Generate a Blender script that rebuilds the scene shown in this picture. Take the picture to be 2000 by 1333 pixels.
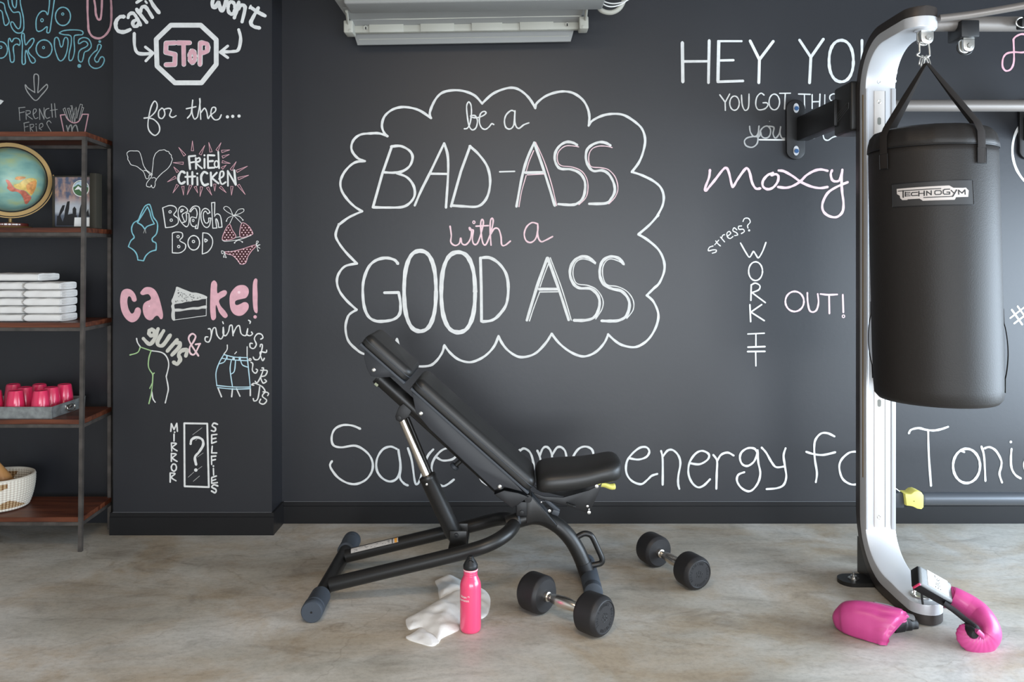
import bpy, bmesh, math, random
from mathutils import Vector, Matrix, geometry, noise
random.seed(7)
for o in list(bpy.data.objects): bpy.data.objects.remove(o)
S = bpy.context.scene
COL = S.collection
F = 1600.0; H = 1.335; HY = 500.0          # focal length in px, eye height, horizon row

# ---------------------------------------------------------------- camera, world, lights, exposure
cam_d = bpy.data.cameras.new('camera'); cam = bpy.data.objects.new('camera', cam_d); COL.objects.link(cam)
cam.location = (0, 0, H); cam.rotation_euler = (math.pi/2, 0, 0)
cam_d.sensor_width = 36; cam_d.lens = 36*F/2000; cam_d.shift_y = -(666.5-HY)/2000
cam_d.clip_start = 0.05
S.camera = cam
w = bpy.data.worlds.new('world'); S.world = w; w.use_nodes = True
w.node_tree.nodes['Background'].inputs[0].default_value = (0.62, 0.72, 0.86, 1)
w.node_tree.nodes['Background'].inputs[1].default_value = 0.6
S.view_settings.view_transform = 'Standard'; S.view_settings.look = 'None'
S.view_settings.gamma = 1; S.view_settings.use_curve_mapping = False
S.view_settings.exposure = 0.2

def area(name, loc, rot, sx, sy, power, color, spread=180):
    d = bpy.data.lights.new(name, 'AREA'); d.shape = 'RECTANGLE'; d.size = sx; d.size_y = sy
    d.energy = power; d.color = color; d.spread = math.radians(spread)
    o = bpy.data.objects.new(name, d); COL.objects.link(o); o.location = loc; o.rotation_euler = rot
    return o
# daylight through the opening on the right, through the glazed front behind the camera, and a ceiling lamp
area('window_daylight_right', (3.95, 1.9, 0.95), (0, math.radians(90), 0), 1.6, 3.6, 250, (0.72, 0.86, 1.0))
area('window_daylight_front', (1.2, -2.7, 0.9), (math.radians(90), 0, 0), 4.6, 1.6, 225, (0.88, 0.94, 1.0))
area('ceiling_lamp_warm', (-0.3, 1.1, 2.9), (0, 0, 0), 1.0, 0.35, 24, (1.0, 0.74, 0.48))
area('overhead_floor_fill', (0.8, 0.0, 2.95), (0, 0, 0), 3.0, 1.6, 26, (1.0, 0.98, 0.95))  # added fill light overhead to brighten the floor, not a real fixture

# ---------------------------------------------------------------- helpers
def P(px, py, Y): return Vector(((px-1000)*Y/F, Y, H-(py-HY)*Y/F))
def X_(px, Y): return (px-1000)*Y/F
def Z_(py, Y): return H-(py-HY)*Y/F
def G(px, py):
    Y = F*H/(py-HY); return Vector(((px-1000)*Y/F, Y, 0))
OR = {}
def mat(name, col, rough=0.5, metal=0.0, spec=0.5, bump=0.0, bscale=200, var=0.0, vscale=8, coat=0.0, sheen=0.0, stretch=None, col2=None):
    m = bpy.data.materials.new(name); m.use_nodes = True
    nt = m.node_tree; b = nt.nodes['Principled BSDF']
    b.inputs['Base Color'].default_value = (*col, 1); b.inputs['Roughness'].default_value = rough
    b.inputs['Metallic'].default_value = metal; b.inputs['Specular IOR Level'].default_value = spec
    if coat: b.inputs['Coat Weight'].default_value = coat; b.inputs['Coat Roughness'].default_value = 0.15
    if sheen: b.inputs['Sheen Weight'].default_value = sheen
    tc = nt.nodes.new('ShaderNodeTexCoord')
    src = tc.outputs['Object']
    if stretch:
        mp = nt.nodes.new('ShaderNodeMapping'); mp.inputs['Scale'].default_value = stretch
        nt.links.new(src, mp.inputs[0]); src = mp.outputs[0]
    if var or col2:
        n = nt.nodes.new('ShaderNodeTexNoise'); n.inputs['Scale'].default_value = vscale; n.inputs['Detail'].default_value = 6
        nt.links.new(src, n.inputs['Vector'])
        r = nt.nodes.new('ShaderNodeValToRGB')
        c2 = col2 or tuple(min(1, c*(1+var)) for c in col); c1 = col if col2 else tuple(c*(1-var) for c in col)
        r.color_ramp.elements[0].position = 0.35; r.color_ramp.elements[1].position = 0.65
        r.color_ramp.elements[0].color = (*c1, 1); r.color_ramp.elements[1].color = (*c2, 1)
        nt.links.new(n.outputs['Fac'], r.inputs[0]); nt.links.new(r.outputs[0], b.inputs['Base Color'])
    if bump:
        n2 = nt.nodes.new('ShaderNodeTexNoise'); n2.inputs['Scale'].default_value = bscale; n2.inputs['Detail'].default_value = 3
        nt.links.new(src, n2.inputs['Vector'])
        bp = nt.nodes.new('ShaderNodeBump'); bp.inputs['Strength'].default_value = bump; bp.inputs['Distance'].default_value = 0.002
        nt.links.new(n2.outputs['Fac'], bp.inputs['Height']); nt.links.new(bp.outputs[0], b.inputs['Normal'])
    return m

def thing(name, label, cat, loc, group=None):
    o = bpy.data.objects.new(name, None); COL.objects.link(o); o.location = loc
    o.empty_display_size = 0.05
    o['label'] = label; o['category'] = cat
    if group: o['group'] = group
    OR[o.name] = Vector(loc)
    return o
def obj(name, verts, faces, m, parent=None, smooth=False, label=None, sharp=None, mats=None, fm=None):
    org = OR.get(parent.name, Vector((0,0,0))) if parent else Vector((0,0,0))
    me = bpy.data.meshes.new(name)
    me.from_pydata([tuple(Vector(v)-org) for v in verts], [], faces)
    bm = bmesh.new(); bm.from_mesh(me); bmesh.ops.recalc_face_normals(bm, faces=bm.faces); bm.to_mesh(me); bm.free()
    for mm in (mats or [m]): me.materials.append(mm)
    if fm:
        for i, f in enumerate(me.polygons): f.material_index = fm[i]
    if smooth:
        me.polygons.foreach_set('use_smooth', [True]*len(me.polygons))
        me.set_sharp_from_angle(angle=math.radians(sharp or 40))
    o = bpy.data.objects.new(name, me); COL.objects.link(o)
    if parent: o.parent = parent
    OR[o.name] = org
    if label: o['label'] = label
    return o
class MB:
    def __init__(s): s.v = []; s.f = []; s.m = []; s.mi = 0
    def add(s, v, f):
        k = len(s.v); s.v += [Vector(x) for x in v]; s.f += [tuple(i+k for i in q) for q in f]; s.m += [s.mi]*len(f); return s
    def bm(s, b, M=None):
        b.verts.index_update(); return s.add([(M @ x.co) if M else x.co.copy() for x in b.verts], [[v.index for v in f.verts] for f in b.faces])
    def box(s, c, d, bev=0.0, R=None, seg=2):
        b = bmesh.new(); bmesh.ops.create_cube(b, size=1)
        for x in b.verts: x.co = Vector((x.co.x*d[0], x.co.y*d[1], x.co.z*d[2]))
        if bev: bmesh.ops.bevel(b, geom=list(b.edges), offset=bev, segments=seg, profile=0.5, affect='EDGES')
        M = Matrix.Translation(c) @ (R.to_4x4() if R else Matrix.Identity(4))
        s.bm(b, M); b.free(); return s
    def bb(s, x0, x1, y0, y1, z0, z1, bev=0.0, seg=2):
        return s.box(((x0+x1)/2, (y0+y1)/2, (z0+z1)/2), (abs(x1-x0), abs(y1-y0), abs(z1-z0)), bev, None, seg)
    def rings(s, R, cap=True, close=False):
        n = len(R[0]); v = [p for r in R for p in r]; f = []
        for i in range(len(R)-(0 if close else 1)):
            a = i*n; b2 = ((i+1) % len(R))*n
            for j in range(n): f.append((a+j, a+(j+1) % n, b2+(j+1) % n, b2+j))
        if cap and not close: f.append(tuple(range(n))[::-1]); f.append(tuple((len(R)-1)*n+j for j in range(n)))
        return s.add(v, f)
    def lathe(s, prof, o=(0,0,0), ax=(0,0,1), n=32, cap=True):
        ax = Vector(ax).normalized(); u = ax.orthogonal().normalized(); w2 = ax.cross(u); o = Vector(o)
        return s.rings([[o+ax*h+(u*math.cos(2*math.pi*k/n)+w2*math.sin(2*math.pi*k/n))*max(r, 1e-4) for k in range(n)] for r, h in prof], cap)
    def tube(s, pts, r, n=14, cap=True, close=False, flat=None):
        pts = [Vector(p) for p in pts]; m = len(pts); R = []
        rr = r if isinstance(r, (list, tuple)) else [r]*m
        def T(i):
            if close: return (pts[(i+1) % m]-pts[i-1]).normalized()
            return (pts[min(i+1, m-1)]-pts[max(i-1, 0)]).normalized()
        t0 = T(0); u = t0.orthogonal().normalized() if flat is None else (Vector(flat)-t0*t0.dot(Vector(flat))).normalized()
        for i in range(m):
            t = T(i); u = (u-t*t.dot(u)).normalized(); w2 = t.cross(u); q = rr[i]
            a, b = q if isinstance(q, (list, tuple)) else (q, q)
            R.append([pts[i]+u*a*math.cos(2*math.pi*k/n)+w2*b*math.sin(2*math.pi*k/n) for k in range(n)])
        return s.rings(R, cap, close)
    def ext(s, poly, y0, y1, bev=0.0):
        """polygon of (X,Z) extruded between two depths"""
        b = bmesh.new(); vs = [b.verts.new((p[0], y0, p[1])) for p in poly]; f = b.faces.new(vs)
        r = bmesh.ops.extrude_face_region(b, geom=[f])
        for e in r['geom']:
            if isinstance(e, bmesh.types.BMVert): e.co.y = y1
        if bev:
            bmesh.ops.bevel(b, geom=[e for e in b.edges if abs(e.verts[0].co.y-e.verts[1].co.y) < 1e-6], offset=bev, segments=2, profile=.5, affect='EDGES')
        s.bm(b); b.free(); return s
    def build(s, name, m, parent=None, smooth=True, label=None, sharp=None, mats=None):
        return obj(name, s.v, s.f, m, parent, smooth, label, sharp, mats, s.m if mats else None)
def cr(pts, n=8, closed=False):
    """Catmull-Rom through the points"""
    pts = [Vector(p) for p in pts]; m = len(pts)
    if m < 3 and not closed: return pts
    out = []
    for i in range(m if closed else m-1):
        if closed: a, b, c, d = pts[i-1], pts[i], pts[(i+1) % m], pts[(i+2) % m]
        else: a, b, c, d = pts[max(i-1, 0)], pts[i], pts[i+1], pts[min(i+2, m-1)]
        for k in range(n):
            t = k/n
            out.append(0.5*((2*b)+(c-a)*t+(2*a-5*b+4*c-d)*t*t+(3*b-a-3*c+d)*t**3))
    if not closed: out.append(pts[-1])
    return out
def struct(o): o['kind'] = 'structure'; return o
def link_copy(o, parent=None):
    c = o.copy(); COL.objects.link(c)
    if parent: c.parent = parent
    return c
def copy_tree(o, loc, label=None, rz=None):
    r = o.copy(); COL.objects.link(r); r.location = loc
    if rz is not None: r.rotation_euler = (0, 0, rz)
    if label: r['label'] = label
    for ch in list(o.children):
        c = link_copy(ch, r)
        for g in list(ch.children): link_copy(g, c)
    return r
def text_mesh(s, size, m, parent, name, M, ext=0.0005, sx=1.0, label=None, align='CENTER'):
    cu = bpy.data.curves.new('t', 'FONT'); cu.body = s; cu.size = size; cu.extrude = ext; cu.align_x = align; cu.align_y = 'CENTER'; cu.resolution_u = 4
    to = bpy.data.objects.new('t', cu); COL.objects.link(to)
    bpy.context.view_layer.update()
    me = bpy.data.meshes.new_from_object(to.evaluated_get(bpy.context.evaluated_depsgraph_get()))
    v = []
    for x in me.vertices:
        v.append(M(x.co.x*sx, x.co.y, x.co.z))
    f = [tuple(p.vertices) for p in me.polygons]
    bpy.data.objects.remove(to)
    return obj(name, v, f, m, parent, False, label)

# ---------------------------------------------------------------- materials
WALLC = (0.0135, 0.0145, 0.0185)
m_wall = mat('chalkboard_paint', WALLC, 0.42, spec=0.56, bump=0.12, bscale=60, var=0.07, vscale=1.6)
m_base = mat('black_gloss_trim', (0.010, 0.010, 0.011), 0.35, spec=0.35)
m_white = mat('chalk_white', (0.74, 0.745, 0.73), 0.85, spec=0.1, var=0.06, vscale=40)
m_pink = mat('chalk_pink', (0.70, 0.40, 0.45), 0.85, spec=0.1, var=0.06, vscale=40)
m_lpink = mat('chalk_pale_pink', (0.84, 0.61, 0.65), 0.85, spec=0.1, var=0.05, vscale=40)
m_blue = mat('chalk_blue', (0.22, 0.50, 0.58), 0.85, spec=0.1, var=0.08, vscale=40)
m_green = mat('chalk_green', (0.40, 0.60, 0.30), 0.85, spec=0.1)
m_grey = mat('chalk_grey', (0.40, 0.40, 0.39), 0.85, spec=0.1)
m_lblue = mat('chalk_pale_blue', (0.50, 0.72, 0.82), 0.85, spec=0.1)
m_blk = mat('satin_black_steel', (0.012, 0.0115, 0.011), 0.38, spec=0.45, bump=0.05, bscale=400)
m_blk2 = mat('black_plastic', (0.010, 0.010, 0.011), 0.45, spec=0.4)
m_char = mat('charcoal_plastic', (0.040, 0.046, 0.055), 0.5, spec=0.4, bump=0.1, bscale=600)
m_pad = mat('black_vinyl', (0.016, 0.0155, 0.015), 0.42, spec=0.5, bump=0.18, bscale=350)
m_rub = mat('black_rubber', (0.016, 0.015, 0.016), 0.50, spec=0.4, bump=0.06, bscale=300)
m_grub = mat('grey_rubber', (0.050, 0.060, 0.075), 0.62, spec=0.3, bump=0.1, bscale=400)
m_chr = mat('chrome', (0.80, 0.75, 0.68), 0.24, 1.0)
m_steel = mat('zinc_steel', (0.62, 0.61, 0.58), 0.3, 1.0)
m_alu = mat('silver_aluminium', (0.62, 0.63, 0.66), 0.38, 0.35, spec=0.5)
m_aluw = mat('pale_anodised_aluminium', (0.54, 0.545, 0.56), 0.40, 0.28)
m_brz = mat('dark_bronze_metal', (0.050, 0.042, 0.038), 0.40, 0.35)
m_tube = mat('grey_tube', (0.19, 0.17, 0.155), 0.40, 0.3)
m_yel = mat('yellow_plastic', (0.74, 0.68, 0.16), 0.4)
m_bag = mat('black_bag_vinyl', (0.015, 0.0125, 0.011), 0.50, spec=0.3, bump=0.25, bscale=220)
m_strap = mat('black_webbing', (0.022, 0.018, 0.016), 0.8, spec=0.2, bump=0.3, bscale=700)
m_acw = mat('aged_white_plastic', (0.43, 0.42, 0.365), 0.5)
m_acg = mat('grey_plastic', (0.27, 0.27, 0.26), 0.5)
m_cable = mat('white_cable', (0.8, 0.8, 0.78), 0.5)
m_pb = mat('pink_enamel', (0.80, 0.065, 0.17), 0.22, spec=0.5, coat=0.5)
m_cup = mat('pink_plastic_cup', (0.70, 0.028, 0.105), 0.22, spec=0.5, coat=0.3)
m_glove = mat('pink_leather', (0.50, 0.055, 0.215), 0.38, spec=0.5, bump=0.12, bscale=150)
m_towel = mat('white_terry', (0.80, 0.79, 0.77), 0.95, spec=0.1, bump=0.6, bscale=500, sheen=0.2)
m_wood = mat('reddish_shelf_wood', (0.055, 0.014, 0.007), 0.42, spec=0.4, col2=(0.15, 0.045, 0.02), vscale=3, stretch=(1.2, 14, 14))
m_iron = mat('raw_dark_steel', (0.085, 0.075, 0.068), 0.5, 0.4, var=0.25, vscale=20)
m_galv = mat('galvanised_tin', (0.30, 0.32, 0.32), 0.42, 0.5, var=0.22, vscale=35)
m_brass = mat('brass', (0.26, 0.165, 0.055), 0.45, 0.45)
m_turn = mat('turned_wood', (0.36, 0.17, 0.06), 0.4, col2=(0.50, 0.27, 0.10), vscale=5)
m_paper = mat('white_paper', (0.8, 0.8, 0.78), 0.7)
m_orange = mat('orange_print', (0.75, 0.33, 0.04), 0.6)
m_bolt_blue = mat('blue_bolt', (0.02, 0.08, 0.20), 0.4)
m_dgreen = mat('dark_olive_board', (0.025, 0.022, 0.014), 0.7)

# floor material: worn polished concrete
def floor_mat():
    m = bpy.data.materials.new('polished_concrete'); m.use_nodes = True; nt = m.node_tree; N = nt.nodes; L = nt.links
    b = N['Principled BSDF']; tc = N.new('ShaderNodeTexCoord')
    def mp(sc, rot=0):
        q = N.new('ShaderNodeMapping'); q.inputs['Scale'].default_value = sc; q.inputs['Rotation'].default_value = (0, 0, rot); L.new(tc.outputs['Object'], q.inputs[0]); return q.outputs[0]
    def ns(vec, sc, det, dist=0.0, rough=0.55):
        n = N.new('ShaderNodeTexNoise'); n.inputs['Scale'].default_value = sc; n.inputs['Detail'].default_value = det
        n.inputs['Distortion'].default_value = dist; n.inputs['Roughness'].default_value = rough; L.new(vec, n.inputs['Vector']); return n.outputs['Fac']
    def ramp(f, stops):
        r = N.new('ShaderNodeValToRGB'); e = r.color_ramp.elements
        while len(e) < len(stops): e.new(0.5)
        for i, (p, c) in enumerate(stops): e[i].position = p; e[i].color = (*c, 1)
        L.new(f, r.inputs[0]); return r.outputs[0]
    def mix(kind, fac, a, c):
        x = N.new('ShaderNodeMix'); x.data_type = 'RGBA'; x.blend_type = kind
        if isinstance(fac, float): x.inputs[0].default_value = fac
        else: L.new(fac, x.inputs[0])
        L.new(a, x.inputs[6]); L.new(c, x.inputs[7]); return x.outputs[2]
    base = ramp(ns(mp((0.7, 1.0, 1)), 1.3, 6, 0.5), [(0.30, (0.27, 0.235, 0.19)), (0.45, (0.43, 0.40, 0.345)), (0.57, (0.54, 0.515, 0.47)), (0.70, (0.66, 0.645, 0.615))])
    warm = ramp(ns(mp((0.9, 1.3, 1), 0.3), 2.0, 9, 0.7, 0.66), [(0.38, (0.80, 0.68, 0.54)), (0.52, (1, 1, 1)), (0.64, (0.93, 0.97, 1.0))])
    c = mix('MULTIPLY', 0.7, base, warm)
    streak = ramp(ns(mp((1.2, 2.6, 1), -0.15), 3.2, 11, 0.8, 0.72), [(0.34, (0.62, 0.61, 0.60)), (0.48, (1, 1, 1)), (0.66, (1.16, 1.16, 1.16))])
    c = mix('MULTIPLY', 0.6, c, streak)
    grain = ramp(ns(mp((1, 1.4, 1)), 42, 8, 0, 0.78), [(0.34, (0.74, 0.73, 0.72)), (0.50, (1, 1, 1)), (0.68, (1.14, 1.14, 1.14))])
    c = mix('MULTIPLY', 0.7, c, grain)
    # hairline cracks
    v = N.new('ShaderNodeTexVoronoi'); v.feature = 'DISTANCE_TO_EDGE'; v.inputs['Scale'].default_value = 0.9
    nz = N.new('ShaderNodeTexNoise'); nz.inputs['Scale'].default_value = 3.0; nz.inputs['Detail'].default_value = 6; L.new(tc.outputs['Object'], nz.inputs['Vector'])
    ad = N.new('ShaderNodeVectorMath'); ad.operation = 'MULTIPLY_ADD'; ad.inputs[1].default_value = (0.45, 0.45, 0); L.new(nz.outputs['Color'], ad.inputs[0]); L.new(mp((0.5, 1.0, 1)), ad.inputs[2])
    L.new(ad.outputs[0], v.inputs['Vector'])
    cr_ = ramp(v.outputs['Distance'], [(0.0, (0.60, 0.56, 0.52)), (0.0035, (1, 1, 1))])
    c = mix('MULTIPLY', 0.4, c, cr_)
    L.new(c, b.inputs['Base Color'])
    rr = ramp(ns(mp((1, 2, 1)), 6, 5), [(0.3, (0.36,)*3), (0.7, (0.56,)*3)])
    L.new(rr, b.inputs['Roughness']); b.inputs['Specular IOR Level'].default_value = 0.35
    bp = N.new('ShaderNodeBump'); bp.inputs['Strength'].default_value = 0.15; bp.inputs['Distance'].default_value = 0.004
    L.new(ns(mp((1, 1, 1)), 30, 6), bp.inputs['Height']); L.new(bp.outputs[0], b.inputs['Normal'])
    return m
m_floor = floor_mat()
m_ceil = mat('dark_ceiling', (0.16, 0.155, 0.15), 0.8)
m_side = mat('pale_wall', (0.55, 0.54, 0.52), 0.8)

# ---------------------------------------------------------------- room
YW = F*H/522.0          # back wall
YP = 3.921              # pillar face
XL, XR, ZC = -3.6, 4.0, 3.0
struct(MB().bb(XL-.1, XR+.1, -3.1, YW+.12, -0.12, 0).build('floor', m_floor, smooth=False))
wall_back = struct(MB().bb(XL-.1, XR+.1, YW, YW+.12, 0, ZC).build('wall_back', m_wall, smooth=False))
wall_pillar = struct(MB().bb(X_(221, YP), X_(531, YP), YP, YW+0.004, 0, ZC).build('wall_pillar', m_wall, smooth=False))
struct(MB().bb(XL-.1, XR+.1, -3.1, YW+.12, ZC, ZC+.1).build('ceiling', m_ceil, smooth=False))
struct(MB().bb(XL-.12, XL, -3.1, YW, 0, ZC).build('wall_left', m_side, smooth=False))
rw = MB()
rw.bb(XR, XR+.12, 3.75, YW, 0, ZC).bb(XR, XR+.12, -3.1, 0.05, 0, ZC).bb(XR, XR+.12, 0.05, 3.75, 2.0, ZC).bb(XR, XR+.12, 0.05, 3.75, 0, 0.12)
struct(rw.build('wall_right', m_side, smooth=False))
fw = MB(); fw.bb(XL, -1.3, -3.2, -3.08, 0, ZC).bb(3.5, XR, -3.2, -3.08, 0, ZC).bb(-1.7, 3.5, -3.2, -3.08, 2.55, ZC)
struct(fw.build('wall_front', m_side, smooth=False))
def baseboard(name, x0, x1, yf, ends=()):
    b = MB(); h = 0.1075
    sec = [(yf, 0), (yf, h*0.80), (yf+.003, h*0.82), (yf+.003, h*0.985), (yf+.0045, h), (yf+.012, h), (yf+.012, 0)]
    R = [[Vector((x, y, z)) for y, z in sec] for x in (x0, x1)]
    b.rings(R); return struct(b.build(name, m_base, smooth=False))
YB = YW-.0125
baseboard('baseboard_back', X_(531, YP)+.012, XR, YB)
baseboard('baseboard_pillar', X_(221, YP)-.012, X_(531, YP)+.012, YP-.0125)
b = MB(); xs = X_(531, YP); b.bb(xs, xs+.012, YP, YB, 0, 0.1075, 0.001)
struct(b.build('baseboard_pillar_side', m_base, smooth=False))
# thin pale strips: reflected light painted along the top edge of the baseboards
m_edge_glint = mat('painted_edge_glint', (0.16, 0.165, 0.175), 0.5)
struct(MB().bb(xs+.012, XR, YW-.0075, YW-.0005, .1073, .1087).build('edge_glint_1', m_edge_glint, smooth=False))
struct(MB().bb(X_(221, YP), xs, YP-.0075, YP-.0005, .1073, .1085).build('edge_glint_2', m_edge_glint, smooth=False))
# ---------------------------------------------------------------- chalk writing on the walls (flat print, parts of the wall it is on)
class Chalk:
    def __init__(s, Y): s.Y = Y; s.b = MB(); s.mats = []; s.k = 0
    def m(s, mt):
        if mt not in s.mats: s.mats.append(mt)
        s.b.mi = s.mats.index(mt)
    def pt(s, q, d=0): v = P(q[0], q[1], s.Y); return Vector((v.x, s.Y-0.0012-0.00003*s.k-d, v.z))
    def stroke(s, pts, w, mt, smooth=True, closed=False):
        """pts and w in pixels of the wall plane"""
        s.m(mt); s.k += 1
        pts = [Vector((p[0], p[1], 0)) for p in pts]
        if smooth and (len(pts) > 2): q = cr(pts, 7, closed)
        else: q = list(pts)
        if closed: q = q+[q[0]]
        if smooth or len(q) == 2:
            L = []; R = []
            for i, p in enumerate(q):
                if closed and i in (0, len(q)-1): t = q[1]-q[-2]
                else: t = q[min(i+1, len(q)-1)]-q[max(i-1, 0)]
                if t.length < 1e-6: t = Vector((1, 0, 0))
                t.normalize(); n = Vector((-t.y, t.x, 0)); ww = w/2*(1+0.10*math.sin(i*0.37+s.k*1.7)+0.06*math.sin(i*1.13+s.k))
                L.append(s.pt(p+n*ww, i*4e-7)); R.append(s.pt(p-n*ww, i*4e-7))
            v = L+R; m = len(q); s.b.add(v, [(i, i+1, m+i+1, m+i) for i in range(m-1)])
            if not closed:
                s.disc(q[0], w*0.46, 12, -5e-6); s.disc(q[-1], w*0.46, 12, len(q)*4e-7+3e-6)
        else:
            for j_, (a, c) in enumerate(zip(q[:-1], q[1:])):
                t = (c-a).normalized(); n = Vector((-t.y, t.x, 0))*w/2
                s.b.add([s.pt(v_, j_*1.5e-6) for v_ in (a+n, c+n, c-n, a-n)], [(0, 1, 2, 3)])
            for j_, p in enumerate(q): s.disc(p, w*0.5, 12, 8e-6+j_*1e-6)
    def disc(s, p, r, n=12, d=4e-6):
        s.b.add([s.pt((p[0]+r*math.cos(2*math.pi*i/n), p[1]+r*math.sin(2*math.pi*i/n)), d) for i in range(n)], [tuple(range(n))])
    def fill(s, poly, mt):
        s.m(mt); s.k += 1
        tri = geometry.tessellate_polygon([[Vector((p[0], p[1], 0)) for p in poly]])
        s.b.add([s.pt(p) for p in poly], [tuple(t) for t in tri])
    def done(s, name, label, parent):
        return s.b.build(name, None, parent, smooth=False, label=label, mats=s.mats)
class Blk:
    """strokes given in the coordinates of a magnified look at the wall: origin and magnification"""
    def __init__(s, ch, ox, oy, sc): s.c = ch; s.o = (ox, oy); s.sc = sc
    def q(s, pts): return [(s.o[0]+x/s.sc, s.o[1]+y/s.sc) for x, y in pts]
    def s(s, pts, w, mt, smooth=True, closed=False): s.c.stroke(s.q(pts), w/s.sc, mt, smooth, closed)
    def l(s, mt, w, *strokes):
        for st in strokes: s.s(st, w, mt)
    def L(s, mt, w, *strokes):
        for st in strokes: s.s(st, w, mt, False)
    def e(s, mt, w, cx, cy, rx, ry, pw=1.0):
        n = 16; pts = []
        for i in range(n):
            a = 2*math.pi*i/n; ca, sa = math.cos(a), math.sin(a)
            pts.append((cx+rx*math.copysign(abs(ca)**pw, ca), cy+ry*math.copysign(abs(sa)**pw, sa)))
        s.s(pts, w, mt, True, True)
    def d(s, mt, cx, cy, r):
        s.c.m(mt); s.c.k += 1; s.c.disc(s.q([(cx, cy)])[0], r/s.sc, 16)
    def f(s, mt, poly): s.c.fill(s.q(poly), mt)
    def blob(s, mt, poly): s.c.fill([(p.x, p.y) for p in cr([Vector((x, y, 0)) for x, y in s.q(poly)], 5, True)], mt)
W_, PK, LP, BL, GN, GR = m_white, m_pink, m_lpink, m_blue, m_green, m_grey

# -- left recess behind the shelves
c = Chalk(YW); T = Blk(c, 0, 0, 8.696)
T.l(BL, 20, [(5,35),(70,70),(95,180),(140,300),(158,370),(120,425),(80,420),(60,330),(40,210),(5,175)],
 [(130,-60),(150,80),(180,150),(230,210),(320,205),(345,250),(355,340),(345,460),(310,490),(270,450),(230,385),(195,375),(185,420),(220,500),(280,555),(350,560),(395,520),(408,440),(400,300),(370,160),(350,60),(345,-60)],
 [(200,-60),(215,70),(245,130),(270,125),(283,60),(285,-60)],
 [(845,-60),(840,90),(820,230),(805,245),(780,200),(720,190),(660,240),(620,330),(615,440),(625,510),(660,535),(720,515),(780,465),(805,460),(800,510),(800,550),(825,560),(850,530),(870,400),(900,180),(935,-60)])
T.e(BL, 16, 716, 345, 22, 26); T.e(BL, 22, 1072, 280, 128, 155); T.e(BL, 14, 1068, 240, 19, 19)
T.l(PK, 36, [(1490,-60),(1490,200),(1500,400),(1510,520),(1560,610),(1640,650),(1720,645),(1800,590),(1860,500),(1890,380),(1895,180),(1890,40),(1880,-60)],
 [(1590,-60),(1620,100),(1630,230),(1660,320),(1690,335),(1715,300),(1730,150),(1735,-60)])
T.e(BL, 20, 15, 850, 115, 140); T.e(BL, 14, 15, 805, 20, 20); T.e(BL, 22, 752, 830, 135, 150); T.e(BL, 14, 743, 810, 19, 19)
for st in ([(150,670),(170,655),(190,700),(210,710),(240,660),(290,650),(335,680),(345,730),(330,770),(290,750),(240,780),(230,840),(245,960),(240,1040),(205,1060),(180,1030),(165,900),(145,760)],
 [(375,580),(395,565),(415,590),(420,680),(440,765),(480,720),(530,665),(570,655),(580,700),(540,780),(485,850),(510,920),(590,1000),(600,1050),(560,1075),(520,1040),(485,950),(455,870),(440,870),(430,960),(435,1060),(410,1095),(380,1070),(380,900),(385,750),(370,640)],
 [(930,680),(950,640),(985,645),(1010,700),(1025,770),(1045,800),(1070,770),(1085,690),(1110,640),(1145,650),(1160,720),(1140,870),(1100,980),(1045,1035),(1000,1015),(960,920),(930,800)],
 [(1020,555),(1080,525),(1200,510),(1350,515),(1410,545),(1400,590),(1330,595),(1270,610),(1260,680),(1270,850),(1245,980),(1210,1030),(1175,1010),(1180,900),(1210,760),(1215,640),(1180,600),(1090,590),(1020,570)],
 [(1335,710),(1350,670),(1420,640),(1500,660),(1545,730),(1550,800),(1500,860),(1440,890),(1420,970),(1400,1040),(1370,1055),(1335,1010),(1340,900),(1380,840),(1460,800),(1495,760),(1470,715),(1420,705),(1360,740),(1335,740)],
 [(1660,790),(1680,755),(1715,765),(1720,800),(1690,860),(1640,940),(1610,1000),(1630,1050),(1670,1050),(1690,1010),(1720,970),(1760,975),(1775,1030),(1740,1110),(1680,1155),(1600,1160),(1530,1110),(1510,1030),(1540,960),(1600,890),(1650,850)]):
    T.s(st, 20, BL, True, True)
T.d(BL, 1350, 1122, 33); T.d(BL, 1697, 708, 23)
c.done('chalk_lettering', 'blue and pink bubble chalk letters in the left recess', wall_back)
c = Chalk(YW); T = Blk(c, 0, 140, 8.33)
T.l(GR, 17, [(570,340),(520,310),(450,260),(415,215),(420,270),(470,360),(580,470),(680,380),(770,270),(770,215),(740,225),(620,345)], [(568,335),(555,150),(558,60),(590,40),(625,65),(630,150),(615,340)])
T.L(GR, 12, [(312,590),(325,795)],[(305,590),(410,580)],[(325,672),(400,655)],[(425,660),(430,780)],[(650,780),(645,605),(720,775),(720,590)],[(840,525),(855,745)],[(890,520),(910,745)],[(820,635),(935,615)],
 [(395,840),(405,990)],[(390,840),(475,822)],[(405,905),(460,890)],[(490,860),(500,990)],[(590,890),(600,985)])
T.l(GR, 12, [(425,640),(490,640),(490,680),(440,705),(530,775)],[(540,700),(590,650),(585,610),(550,620),(545,700),(575,765),(620,750)],[(800,600),(750,620),(735,690),(760,760),(815,745)],
 [(490,865),(545,860),(545,900),(505,920),(550,985)],[(640,930),(700,890),(690,845),(650,860),(645,920),(680,950)],[(835,835),(800,800),(765,840),(790,900),(830,970),(820,1010)])
T.d(GR, 590, 855, 10); T.f(W_, [(-30,450),(20,460),(65,480),(20,530),(-30,560)])
c.done('chalk_lettering', 'white chalk arrow and small capitals above the shelf unit', wall_back)
c = Chalk(YW); T = Blk(c, 0, 140, 8.33)
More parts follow.
